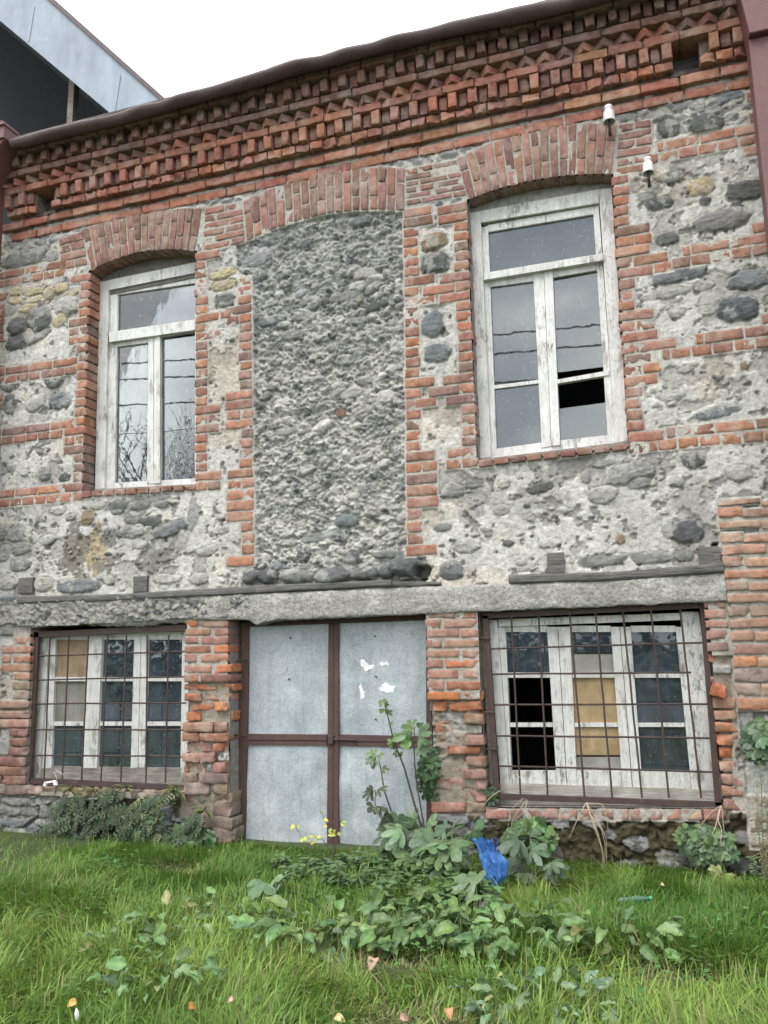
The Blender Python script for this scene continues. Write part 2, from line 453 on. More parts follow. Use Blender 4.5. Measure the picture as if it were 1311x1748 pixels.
# --- window jambs -------------------------------------------------------------
JB = lambda: J.build('brick_jamb', BRICK, BLD)
J = MB()
# left upper window, left jamb (its side faces the camera)
xlt, zlt = W(155, 474)[0], 5.265; xlb, zlb = W(142, 838)[0], 3.05
jamb(J, xlt, zlt, xlb, zlb, 1, 25, {1: 'S', 6: 'S', 7: 'HH', 8: 'S', 10: 'H', 17: 'H', 18: 'S', 19: 'HH', 20: 'S', 24: 'S', 25: 'H'}, -1, 0, dep=.30)
for k in range(1, 26):
    if k not in (1, 6, 7, 8, 18, 19, 20, 24): pass
JB(); J = MB()
# left upper window, right jamb
xr0 = W(334, 434)[0]; xr1 = W(334, 838)[0]
P_LWR = {0: 's', 1: 'h', 7: 'sh', 8: 'h', 9: 's', 16: 'h', 17: 's', 18: 'hh', 19: 's', 24: 's', 25: 'hh'}
jamb(J, xr0, 5.255, xr1, 3.035, 0, 25, P_LWR, 1, 0, dep=.26)
JB(); J = MB()
# panel left jamb
xp0 = W(428, 476)[0]; xp1 = W(434, 965)[0]
pats = {k: 'h' for k in range(4, 33)}
pats.update({7: 's', 8: 'hh', 17: 's', 16: 's', 19: 's', 24: 's', 25: 'hh', 26: 's', 27: 's', 28: 's', 32: 's', 18: 'hh'})
zc = lambda k: 3.03+(25-k)*.0905 if k <= 25 else 3.03-(k-25)*.0985
for (a, b2) in ((4, 25), (26, 32)):
    xx = lambda k: xp0+(xp1-xp0)*(k-4)/28
    jamb(J, xx(a), zc(a), xx(b2), zc(b2), a, b2, pats, -1, 0, dep=.12)
JB(); J = MB()
# panel right jamb
xq0 = W(690, 390)[0]; xq1 = W(697, 950)[0]
pats = {k: 'h' for k in range(0, 33)}
pats.update({0: 's', 1: 's', 7: 's', 8: 'h', 9: 's', 17: 's', 19: 's', 24: 's', 25: 'hh', 26: 's', 27: 's', 28: 's', 32: 's'})
for (a, b2) in ((0, 25), (26, 32)):
    xx = lambda k: xq0+(xq1-xq0)*k/32
    jamb(J, xx(a), zc(a), xx(b2), zc(b2), a, b2, pats, 1, 0, dep=.12)
JB(); J = MB()
# right upper window, left jamb
xs0 = W(797, 348)[0]; xs1 = W(815, 790)[0]
pats = {1: 's', 0: 's', 7: 's', 8: 'hs', 9: 's', 17: 's', 16: 'h', 18: 'hs', 19: 's', 24: 's', 25: 'hh'}
jamb(J, xs0, 5.262, xs1, 3.03, 0, 25, pats, -1, 0, dep=.26)
JB(); J = MB()
# right upper window, right jamb
xt0 = W(1045, 320)[0]; xt1 = W(1073, 770)[0]
pats = {5: 's', 6: 'hh', 7: 's', 8: 'hs', 9: 'sh', 13: 's', 14: 'hh', 15: 's', 16: 'hs', 17: 's', 18: 'hh', 19: 's', 24: 's', 25: 'h'}
jamb(J, xt0, 5.235, xt1, 3.02, 0, 25, pats, 1, 0, dep=.26)
JB()

# --- string courses -----------------------------------------------------------
def band(xa, xb, k, kind, pal='up', dz=0.0, **kw):
    z = zc(k)+dz; course(SB, xa, xb, z-.037, z+.037, kind, pal=pal, **kw)
XL = -7.0
SB = MB()
for k, kind in ((-1, 's'), (0, 'h')): band(XL, xlt-.30, k, kind, dz=.07, off=.1)
SB.build('string_course', BRICK, BLD)
for k, kind, e in ((10, 's', .13), (11, 'h', .131), (17, 's', .135), (18, 'h', .27), (24, 's', .27), (25, 'h', .14)):
    if kind == 's' : SB = MB()
    if k == 11: pass
    band(XL, xlb-e, k, kind, dz=.02, off=.07)
    if k in (11, 18, 25): SB.build('string_course', BRICK, BLD)
XRR = 1.9
for k, kind, x0 in ((-2, 's', W(1122, 250)[0]), (-1, 'h', W(1112, 275)[0]), (8, 's', W(1165, 420)[0]), (9, 'h', W(1132, 450)[0]),
                    (16, 's', W(1187, 565)[0]), (17, 'h', W(1130, 592)[0]), (24, 's', W(1140, 740)[0]), (25, 'h', W(1108, 763)[0])):
    if kind == 's': SB = MB()
    band(x0, XRR, k, kind, dz=-.02 if k < 20 else 0, off=.05)
    if kind == 'h': SB.build('string_course', BRICK, BLD)
S = MB()
# edge quoins seen at both ends of the bay
def quoin(run, xf, lo, hi, rg):
    S = MB()
    for k in run:
        a, b2 = xf(k); br(S, a, b2, zc(k)+lo, zc(k)+hi, rough=rg)
    S.build('brick_quoin', BRICK, BLD)
def xr_(k):
    x0 = W(1290, 300)[0]+random.choice((0, .05, -.06))+(.06 if k < -3 else 0); return x0, x0+.25
for run in (range(-6, -2), (0,), (6, 7), (10, 11), (15,), (23,)): quoin(run, xr_, -.057, .017, 1.0)
for run in (range(1, 10), range(12, 17), range(19, 24)): quoin(run, lambda k: (W(0, 600)[0]-.2, W(0, 600)[0]+random.choice((.03, .07))), -.02, .055, 1.4)

# --- brickwork between and beside the arches -----------------------------------
B3 = MB()
def block(p_bl, p_br, p_tr, p_tl, n, seqs, pal='arch', y=-.008, rough=1.0, M=B3, dep=.12, jt=.016):
    """n courses in a photograph quad; seqs: list of relative lengths"""
    c = [W(*p)[[0, 2]] for p in (p_bl, p_br, p_tr, p_tl)]
    for i in range(n):
        s = seqs[i % len(seqs)]; tot = sum(s); u = 0
        v0, v1 = i/n, (i+1)/n
        at = lambda u_, v_: (1-u_)*(1-v_)*c[0]+u_*(1-v_)*c[1]+u_*v_*c[2]+(1-u_)*v_*c[3]
        for L in s:
            a, b2 = u/tot, (u+L)/tot; u += L
            q = [at(a, v0), at(b2, v0), at(b2, v1), at(a, v1)]
            ctr = sum(q)/4
            q = [p+np.sign(ctr-p)*jt/2*np.array([1, 1]) for p in q]
            q = [p+np.array([random.gauss(0, .002), random.gauss(0, .002)]) for p in q]
            brickq(M, q, y+random.gauss(0, .003), dep, pick(pal), rough)
for a_ in (((104, 462), (150, 453), (142, 395), (101, 408), 4, [[1.1, 1], [2.1], [1, 1.2]]),
           ((345, 432), (419, 414), (414, 344), (350, 356), 6, [[2, 1.1], [1, 2.1], [1.6, 1.5]]),
           ((694, 352), (798, 334), (780, 272), (690, 290), 6, [[1, 2, .9], [2, 2], [1, 1.1, 1.8]]),
           ((1050, 302), (1116, 290), (1112, 203), (1056, 213), 6, [[2.1], [1, 1.1], [2.1], [1.1, 1]])):
    B3 = MB(); block(*a_, M=B3); B3.build('brick_spandrel', BRICK, BLD)

# --- arches --------------------------------------------------------------------
def curve3(p0, p1, p2):
    a, b, c = [W(*p)[[0, 2]] for p in (p0, p1, p2)]
    tm = np.linalg.norm(b-a)/(np.linalg.norm(b-a)+np.linalg.norm(c-b))
    ctrl = (b-(1-tm)**2*a-tm**2*c)/(2*tm*(1-tm))
    return lambda t: (1-t)**2*a+2*t*(1-t)*ctrl+t*t*c
def arch(inn, out, n, name, pal='arch', ysub=-.012):
    M = MB(); fi, fo = curve3(*inn), curve3(*out)
    for i in range(n):
        t0, t1 = i/n, (i+1)/n
        a, b2, c2, d = fi(t0), fi(t1), fo(t1), fo(t0)
        if i == 0: pass
        s = .655 if i % 2 == 0 else .335
        s += random.uniform(-.02, .02)
        m0, m1 = a+(d-a)*s, b2+(c2-b2)*s
        g = .0145
        for q in ([a, b2, m1, m0], [m0, m1, c2, d]):
            q = np.array(q); w = q[1]-q[0]; w /= np.linalg.norm(w); hgt = (q[3]-q[0]); hgt /= np.linalg.norm(hgt)
            qq = [q[0]+w*g/2+hgt*g/2, q[1]-w*g/2+hgt*g/2, q[2]-w*g/2-hgt*g/2, q[3]+w*g/2-hgt*g/2]
            qq = [p+np.array([random.gauss(0, .0025), random.gauss(0, .002)]) for p in qq]
            brickq(M, qq, ysub+random.gauss(0, .003), .26, pick(pal), 1.0)
    o = M.build(name, BRICK, BLD); return o
arch([(155, 464), (240, 432), (333, 431)], [(140, 393), (242, 364), (346, 355)], 16, 'brick_arch')
arch([(421, 413), (545, 369), (690, 361)], [(415, 344), (545, 297), (692, 287)], 19, 'brick_arch')
arch([(800, 343), (922, 308), (1045, 300)], [(780, 272), (925, 219), (1054, 213)], 17, 'brick_arch')

# --- window sill courses ---------------------------------------------------------
for a_, kw in ((((140, 851), (336, 838), (336, 826), (140, 838), 1, [[1]*10]), dict(pal='dusk', y=-.02)),
           (((817, 799), (1073, 770), (1072, 756), (816, 785), 1, [[1]*9]), dict(pal='dusk', y=-.03)),
           (((828, 1399), (1243, 1401), (1240, 1380), (828, 1380), 1, [[1.4, .8, 1, 1, 1.05, .9, 1, .8, .9, .85, 1, 1, 1.2]]), dict(pal='pier', y=-.02, rough=1.5)),
           (((50, 1356), (318, 1365), (318, 1349), (50, 1341), 1, [[1]*11]), dict(pal='grey', y=-.02, rough=1.8))):
    B3 = MB(); block(*a_, M=B3, **kw); B3.build('brick_sill', BRICK, BLD)

# --- ground floor piers -----------------------------------------------------------
def pier(rows, y=-.015, dep=.30):
    """rows: (top, bottom, list of (x0, x1, palette, push back, roughness)) in photograph points"""
    M = MB()
    for top, bot, bs in rows:
        for (a, b2, pal, push, rg) in bs:
            x0, z0 = W(a, bot)[[0, 2]]; x1, z1 = W(b2, top)[[0, 2]]
            rj = lambda s: random.gauss(0, s)*max(1, rg)
            q = [(x0+rj(.002), z0+rj(.002)), (x1+rj(.002), z0+rj(.002)), (x1+rj(.002), z1+rj(.002)), (x0+rj(.002), z1+rj(.002))]
            brickq(M, q, y+push, max(.05, dep-push), pick(pal), rg, tilt=rj(.004))
    return M
A = lambda zx: 300+zx/4.065
AY = lambda zy: 1030+zy/4.065
rows = []
raw = [(118, 165, [(70, 158, 'orange', 0, 1.4), (190, 368, 'pier', 0, 1)]), (172, 222, [(68, 245, 'pier', 0, 1), (275, 368, 'pier', 0, 1)]),
       (228, 283, [(68, 155, 'pier', 0, 1), (183, 368, 'pier', 0, 1)]), (292, 345, [(66, 245, 'pier', 0, 1), (272, 368, 'orange', 0, 1)]),
       (352, 410, [(65, 150, 'pier', 0, 1), (178, 366, 'pier', 0, 1)]), (427, 480, [(65, 250, 'pier', 0, 1), (272, 392, 'orange', 0, 1.2)]),
       (490, 545, [(63, 157, 'pier', 0, 1.2), (180, 388, 'pier', 0, 1.2)]), (560, 610, [(63, 275, 'orange', .02, 2.4), (297, 395, 'orange', .03, 1.6)]),
       (625, 680, [(62, 172, 'orange', .01, 1.6), (203, 372, 'orange', .03, 2.4)]), (690, 745, [(90, 275, 'orange', .03, 2.4), (272, 360, 'orange', 0, 1.2)]),
       (755, 815, [(62, 165, 'orange', 0, 1.6), (188, 380, 'orange', .05, 2.8)]), (826, 890, [(55, 265, 'pier', -.01, 1.3), (268, 360, 'pier', 0, 1.2)]),
       (900, 955, [(52, 158, 'pier', 0, 1.3), (173, 372, 'pier', -.01, 1.2)]), (970, 1022, [(52, 250, 'pier', .03, 2.6), (265, 350, 'orange', 0, 1.6)]),
       (1038, 1100, [(50, 160, 'pier', 0, 1.4), (168, 275, 'pier', -.01, 1.6)]), (1105, 1170, [(48, 200, 'pier', .03, 2.6), (268, 358, 'pier', -.01, 1.3)]),
       (1178, 1243, [(43, 150, 'grey', 0, 1.4), (168, 372, 'grey', -.01, 1.3)]), (1247, 1318, [(45, 230, 'grey', 0, 1.4), (262, 360, 'grey', 0, 1.4)]),
       (1322, 1375, [(60, 255, 'grey', .03, 2), (255, 385, 'grey', .01, 2.2)]), (1385, 1470, [(45, 240, 'grey', .06, 2.2), (265, 385, 'grey', 0, 2)]),
       (1480, 1550, [(90, 180, 'grey', .06, 2.2), (190, 395, 'grey', 0, 2)]), (1560, 1630, [(100, 255, 'grey', .08, 2), (265, 410, 'grey', 0, 2)]),
       (1640, 1700, [(120, 290, 'grey', .05, 2), (300, 392, 'grey', 0, 2)])]
for t, b2, bs in raw: rows.append((AY(t), AY(b2), [(A(a), A(c), p, s, r) for a, c, p, s, r in bs]))
pier(rows).build('brick_pier', BRICK, BLD)
A = lambda zx: 700+zx/4.37
AY = lambda zy: 1020+zy/4.37
rows = []
raw = [(105, 157, [(120, 333, 'dusk', 0, 1), (378, 492, 'pier', 0, 1)]), (163, 230, [(118, 228, 'pier', 0, 1), (258, 497, 'pier', 0, 1)]),
       (237, 298, [(120, 363, 'pier', 0, 1), (382, 505, 'pier', 0, 1)]), (315, 375, [(122, 235, 'pier', 0, 1), (255, 508, 'pier', 0, 1)]),
       (390, 448, [(123, 360, 'pier', 0, 1), (397, 513, 'pier', 0, 1)]), (463, 525, [(123, 242, 'pier', 0, 1), (270, 508, 'orange', 0, 1)]),
       (540, 603, [(130, 360, 'pier', 0, 1), (400, 508, 'pier', 0, 1)]), (620, 688, [(132, 248, 'pier', 0, 1), (278, 520, 'orange', 0, 1)]),
       (703, 768, [(133, 378, 'orange', 0, 1), (410, 540, 'orange', .01, 2)]), (780, 845, [(175, 268, 'orange', .02, 1.8), (295, 535, 'orange', .01, 2.2)]),
       (868, 938, [(410, 545, 'pier', 0, 1.3), (190, 215, 'orange', .08, 2)]), (930, 1000, [(180, 285, 'orange', .05, 2.6)]), (1000, 1062, [(180, 250, 'pier', .05, 2)]),
       (1028, 1098, [(420, 555, 'dusk', -.01, 1.2), (345, 410, 'orange', .06, 2)]), (1080, 1150, [(195, 275, 'pil', .06, 2.6)]),
       (1110, 1172, [(290, 515, 'orange', .01, 1.8)]), (1188, 1258, [(423, 560, 'pier', 0, 1.6), (185, 400, 'pier', .07, 2.8)]),
       (1278, 1345, [(400, 565, 'pier', 0, 1.8), (215, 385, 'pier', .04, 2.4)]), (1355, 1430, [(495, 568, 'dusk', 0, 1.6), (165, 390, 'pier', .03, 2.4), (400, 480, 'grey', .03, 2.4)]),
       (1450, 1512, [(405, 568, 'pier', 0, 1.8), (160, 390, 'grey', .04, 2.2)]), (1530, 1597, [(160, 408, 'pier', .01, 1.8), (425, 555, 'grey', 0, 1.4)])]
for t, b2, bs in raw: rows.append((AY(t), AY(b2), [(A(a), A(c), p, s, r) for a, c, p, s, r in bs]))
pier(rows).build('brick_pier', BRICK, BLD)
A = lambda zx: 1140+zx/4.368
AY = lambda zy: 840+zy/4.368
rows = []
raw = [(805, 868, [(272, 420, 'dusk', 0, 1.4)]), (875, 942, [(278, 425, 'pier', 0, 1)]), (955, 1015, [(282, 447, 'pier', 0, 1)]), (1028, 1100, [(290, 440, 'pier', 0, 1)]),
       (1120, 1188, [(298, 447, 'pier', 0, 1)]), (1205, 1265, [(310, 457, 'orange', .02, 2.4)]), (1368, 1440, [(320, 465, 'pier', .05, 2)]), (1450, 1505, [(400, 468, 'pier', .03, 2)]),
       (1528, 1608, [(338, 495, 'pier', -.01, 1.2)]), (1625, 1690, [(345, 500, 'pier', -.01, 1.2)])]
for t, b2, bs in raw: rows.append((AY(t), AY(b2), [(A(a), A(c), p, s, r) for a, c, p, s, r in bs]))
A = lambda zx: 1140+zx/5.462
AY = lambda zy: 1200+zy/5.462
raw = [(180, 268, [(445, 640, 'orange', 0, 1.6)]), (298, 390, [(465, 655, 'orange', 0, 2.2)]), (425, 515, [(480, 600, 'orange', .02, 2.6)]), (545, 635, [(485, 630, 'pier', .01, 2)]),
       (665, 755, [(500, 690, 'pier', 0, 1.4)]), (780, 870, [(510, 690, 'pier', 0, 1.4)]), (895, 990, [(525, 712, 'pier', 0, 1.4)])]
for t, b2, bs in raw: rows.append((AY(t), AY(b2), [(A(a), A(c), p, s, r) for a, c, p, s, r in bs]))
M = pier(rows)
# loose broken brick poking out of the pier
c0 = W(1224, 1178)
brickq(M, [(c0[0]-.055, c0[2]-.03), (c0[0]+.05, c0[2]-.05), (c0[0]+.05, c0[2]+.03), (c0[0]-.02, c0[2]+.055)], -.09, .14, np.array((.42, .14, .07)), 2.2, reg=False)
M.build('brick_pier', BRICK, BLD)
# jamb left of the barred window
A = lambda zx: zx/3.973
AY = lambda zy: 1040+zy/3.973
rows = []
raw = [(125, 172, [(105, 215, 'grey', .01, 1.4)]), (185, 235, [(105, 215, 'pier', 0, 1.4)]), (252, 300, [(20, 215, 'pier', 0, 1)]), (317, 362, [(20, 80, 'pier', 0, 1), (95, 213, 'pier', 0, 1)]),
       (372, 422, [(15, 210, 'pier', 0, 1)]), (432, 478, [(98, 210, 'pier', 0, 1.2)]), (490, 545, [(92, 208, 'grey', 0, 1.2)]), (555, 610, [(90, 205, 'grey', 0, 1.3)]),
       (622, 670, [(-150, -10, 'pier', 0, 1), (2, 203, 'pier', 0, 1.2)]), (688, 735, [(-100, 200, 'pier', 0, 1.2)]), (748, 798, [(-120, 198, 'pier', 0, 1.2)]), (810, 862, [(70, 192, 'dusk', 0, 1.3)]),
       (870, 925, [(66, 190, 'dusk', 0, 1.3)]), (938, 992, [(60, 188, 'dusk', 0, 1.3)]), (1005, 1055, [(-90, 180, 'dusk', 0, 1.3)]), (1068, 1118, [(-60, 178, 'dusk', 0, 1.3)]), (1132, 1182, [(-120, 10, 'dusk', 0, 1.2), (20, 175, 'dusk', 0, 1.3)]),
       (1192, 1245, [(-80, 215, 'grey', 0, 1.5)])]
for t, b2, bs in raw: rows.append((AY(t), AY(b2), [(A(a), A(c), p, s, r) for a, c, p, s, r in bs]))
pier(rows, dep=.22).build('brick_pier', BRICK, BLD)
# newer brick pilaster at the right end
A = lambda zx: 1140+zx/4.368
AY = lambda zy: 840+zy/4.368
rows = []
raw = [(48, 110, [375, 690, 1060]), (118, 195, [380, 545, 900]), (205, 280, [388, 690, 1020]), (310, 380, [400, 560, 880]), (388, 465, [403, 735, 1060]), (480, 558, [412, 570, 900]),
       (572, 650, [422, 800, 1100]), (665, 738, [430, 595, 930]), (752, 830, [443, 830, 1100]), (848, 925, [450, 605, 930]), (938, 1015, [462, 800, 1130]), (1035, 1110, [475, 640, 960]),
       (1135, 1208, [487, 830, 1130]), (1225, 1303, [490, 665, 1000]), (1315, 1412, [497, 860, 1160]), (1425, 1510, [508, 690, 850, 1160]), (1535, 1620, [520, 860, 1180])]
for t, b2, xs in raw:
    rows.append((AY(t), AY(b2), [(A(xs[i])+ (0 if i == 0 else 2), A(xs[i+1])-2, 'pil' if random.random() < .85 else 'grey', 0, 1.2) for i in range(len(xs)-1)]))
M = pier(rows, y=-.04, dep=.12)
M.build('brick_pilaster', BRICK, BLD); M = MB()
for i, zy in enumerate((905, 1010, 1110, 1250)):   # stones of brick at its foot
    x0, z0 = W(1140+(750+i*10)/5.462, 1200+(zy+85)/5.462)[[0, 2]]
    br(M, x0, x0+.27, z0, z0+.085, y=-.03, pal='grey', rough=2)
M.build('pilaster_foot', BRICK, BLD)

# --- cornice ----------------------------------------------------------------------
CN = MB()
XA, XB = -6.05, 2.0
vents = [(W(60, 332, -.10)[0], W(89, 332, -.10)[0]), (W(1148, 98, -.12)[0], W(1196, 98, -.12)[0])]
def crow(z0, z1, L, proj, pal, rough=1.0, gap=False, off=0.0, lenj=.02):
    x = XA+off
    while x < XB:
        l = L*random.uniform(1-lenj, 1+lenj)
        a, b2 = x, x+l
        skip = False
        if gap:
            for v0, v1 in vents:
                if b2 > v0 and a < v1:
                    if a < v0-.04: b2 = v0
                    elif b2 > v1+.04: a = v1
                    else: skip = True
        if not skip: br(CN, a, b2, z0, z1, y=-proj, dep=proj+.10, pal=pal, rough=rough, reg=False)
        x += l+.014
crow(5.815, 5.893, .30, .012, 'corn')
crow(5.925, 6.000, .29, .050, 'corn', off=-.12)
crow(6.035, 6.105, .125, .105, 'corn', 1.6, gap=True, lenj=.15)
# dentils: bricks on end, every second one set back, a stretcher bridging each pair
x = XA; i = 0
while x < XB:
    w = .071
    out = i % 2 == 0
    inv = any(x+w > v0 and x < v1 for v0, v1 in vents)
    if not inv:
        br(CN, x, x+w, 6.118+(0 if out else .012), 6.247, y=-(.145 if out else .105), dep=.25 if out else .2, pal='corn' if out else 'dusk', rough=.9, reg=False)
    x += w+.016; i += 1
crow(6.250, 6.318, .260, .155, 'corn', 1.3)
# saw-tooth course
x = XA; tz0, tz1 = 6.322, 6.392
while x < XB:
    h = .078*random.uniform(.95, 1.05); c = pick('dusk' if random.random() < .6 else 'corn')
    a = np.array([(x-h, -.115), (x, -.115-h), (x+h, -.115)])
    lo, hi = tz0, tz1
    for (p, q2) in ((a[0], a[1]), (a[1], a[2])):
        n = 5
        P0 = np.linspace(p, q2, n)
        P0 = P0+RS.normal(size=P0.shape)*.0015
        v = np.vstack([np.c_[P0, np.full(n, lo)], np.c_[P0, np.full(n, hi)]])
        CN.add(v, q=[[k, k+1, n+k+1, n+k] for k in range(n-1)], c=c)
    for zz, flip in ((lo, 1), (hi, 0)):
        v = np.c_[a, np.full(3, zz)]; CN.add(v, t=[[0, 2, 1]] if flip else [[0, 1, 2]], c=c)
    x += .158
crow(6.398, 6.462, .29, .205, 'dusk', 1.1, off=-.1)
x = XA; i = 0
while x < XB:
    w = .069; out = i % 2 == 0
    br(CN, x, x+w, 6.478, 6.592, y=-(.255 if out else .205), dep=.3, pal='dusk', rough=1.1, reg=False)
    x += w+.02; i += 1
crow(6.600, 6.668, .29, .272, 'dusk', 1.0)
# mortar bed behind the rows, coloured dark for the shade under each course
for z0, z1, pr in ((5.80, 5.928, -.012), (5.929, 6.036, .030), (6.037, 6.12, .066), (6.121, 6.253, .066), (6.254, 6.325, .135), (6.326, 6.40, .105), (6.401, 6.475, .18), (6.476, 6.60, .16), (6.601, 6.69, .24)):
    segs = [(XA, XB)]
    if 6.0 <= z0 < 6.2: segs = [(XA, vents[0][0]), (vents[0][1], vents[1][0]), (vents[1][1], XB)]
    for a, b2 in segs: box(CN, (a, -pr, z0), (b2, .15, z1), (.17, .12, .10))
CN.build('brick_cornice', BRICK, BLD)
for v0, v1 in vents:
    M = MB(); box(M, (v0-.03, .10, 5.98), (v1+.03, .16, 6.27), (.02, .02, .02)); M.build('vent_shade_back', TIMBER, BLD)  # dark box added to stand for the shade inside the hole
    M = MB(); box(M, (v0-.02, -.05, 6.0), (v1+.02, .12, 6.036), (.06, .045, .04)); M.build('vent_bed', BRICK, BLD)

# ------------------------------------------------------------------ rubble wall as a height field
GX0, GX1, GZ0, GZ1, DG = -7.1, 2.1, -.25, 5.93, .0088
nx = int((GX1-GX0)/DG)+1; nz = int((GZ1-GZ0)/DG)+1
X = np.linspace(GX0, GX1, nx); Zg = np.linspace(GZ0, GZ1, nz)
XX, ZZ = np.meshgrid(X, Zg)
def in_poly(pts):
    p = [W(*q)[[0, 2]] for q in pts]; r = np.zeros(XX.shape, bool); n = len(p)
    for i in range(n):
        (x1, z1), (x2, z2) = p[i], p[(i+1) % n]
        if z1 == z2: continue
        cnd = ((ZZ < z1) != (ZZ < z2)) & (XX < (x2-x1)*(ZZ-z1)/(z2-z1)+x1)
        r ^= cnd
    return r
lf = fbm(XX*1.1, ZZ*1.1, 4, 3); mf = fbm(XX*5, ZZ*5, 5, 21, .55); hf = fbm(XX*22, ZZ*22, 4, 33, .6); vf = fbm(XX*48, ZZ*48, 2, 41)
H = (lf-.5)*.014+(mf-.5)*.018+(hf-.5)*.010+(vf-.5)*.006
# flaked skin of plaster: terraces with crisp edges
fl = fbm(XX*3.1+9, ZZ*3.1, 6, 57, .62)
skin = sstep(.435, .45, fl)
H = H-(1-skin)*.011
C = np.empty(XX.shape+(3,)); 
base = np.array((.49, .475, .435)); under = np.array((.37, .355, .32))
C[:] = base
C = C*(.80+.4*mf)[..., None]*(.86+.28*lf)[..., None]
C = np.where((skin < .5)[..., None], under*(.75+.5*mf)[..., None], C)
warm = sstep(.5, .75, fbm(XX*1.7+4, ZZ*1.7, 4, 77))
C = C*(1+warm[..., None]*np.array((.06, .0, -.10)))
# pits
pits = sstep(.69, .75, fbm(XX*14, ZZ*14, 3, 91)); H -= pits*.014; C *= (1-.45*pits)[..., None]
# zones
PANEL_PTS = [(434, 998), (428, 476), (405, 462), (402, 414), (421, 411), (480, 385), (545, 367), (620, 362), (690, 359), (697, 940), (725, 950), (738, 990)]
panel = in_poly(PANEL_PTS)
f1, f2, cid = worley(XX*11+fbm(XX*6, ZZ*6, 3, 5)*2.2, ZZ*17+XX*3+fbm(XX*6, ZZ*6, 3, 6)*2.2, 3)
g1, g2, gid = worley(XX*27+fbm(XX*9, ZZ*9, 3, 15)*2, ZZ*33+XX*9+fbm(XX*9, ZZ*9, 3, 16)*2, 8)
r1 = 1-np.abs(2*fbm(XX*9+ZZ*4, ZZ*12, 4, 121)-1)
r2 = 1-np.abs(2*fbm(XX*24+ZZ*9, ZZ*30, 3, 131)-1)
upz = sstep(3.0, 5.2, ZZ)
irr = fbm(XX*2.3+3, ZZ*2.3, 4, 140)
hp = -.050+(1-f1)*.022*(.35+cid)*(.4+1.2*irr)+(1-g1)*.018*(.3+gid)*(.4+1.2*irr)+(r1-.5)*.014+(r2-.5)*.016*(.4+irr)+(hf-.5)*.034+(mf-.5)*.03+(lf-.5)*.05+(vf-.5)*.012
H = np.where(panel, hp, H)
pc = np.array((.43, .42, .388))*(.84+.32*mf)[..., None]*(.88+.24*cid)[..., None]
dk = ((cid > .78) & (f2-f1 > .12))
pc = np.where(dk[..., None], np.array((.21, .21, .207))*(.7+.6*hf)[..., None], pc)
pc = pc*(1-.12*upz)[..., None]*(1+.05*(1-upz)[..., None]*np.array((1, .9, .3)))
C = np.where(panel[..., None], pc, C)
# loose rubble strip under the cornice, coarse rubble over the left barred window, foundation
zst = 5.815
strip = (ZZ > 5.52) & (ZZ < 5.83)
st = -.02+(1-f1)*.03*(.5+cid)+(r1-.5)*.02+(hf-.5)*.01
H = np.where(strip, np.maximum(H*.4-.012, st-.008), H)
C = np.where((strip & (cid > .45) & (f2-f1 > .1))[..., None], np.array((.21, .205, .195))*(.6+.9*cid)[..., None], C)
lowl = in_poly([(0-80, 1070), (-80, 1012), (30, 1022), (440, 1014), (430, 1068)])
H = np.where(lowl, hp*.9+.05, H); C = np.where(lowl[..., None], pc*.62, C)
found = (ZZ < .42-.0*XX) & ((XX > Wx(745, 1400)) | (XX < Wx(408, 1400)))
s1, s2, sid = worley(XX*4.6+fbm(XX*5, ZZ*5, 4, 61)*1.9, ZZ*7.4+fbm(XX*5, ZZ*5, 4, 62)*1.9, 44)
sedge = s2-s1
hs = -.03+sstep(.02, .3, sedge)*.05*(.2+1.0*sid)+(mf-.5)*.05+(hf-.5)*.02+(r1-.6)*.015
H = np.where(found, hs, H)
sc = np.where((sid > .5)[..., None], np.array((.19, .19, .185)), np.array((.30, .285, .25)))*(.65+.7*mf)[..., None]
sc = np.where((sedge < .05)[..., None], np.array((.20, .185, .155)), sc)
C = np.where(found[..., None], sc, C)
moss = found & (XX > Wx(800, 1430)) & (fbm(XX*3.2, ZZ*4.5, 6, 71, .62) > .455)
moss |= (ZZ < .5) & (XX > Wx(90, 1400)) & (XX < Wx(330, 1400)) & (fbm(XX*3.2, ZZ*4.5, 5, 72) > .50)
C = np.where(moss[..., None], np.array((.062, .054, .028))*(.35+1.3*hf)[..., None], C)
H = np.where(moss, H+.012*hf, H)
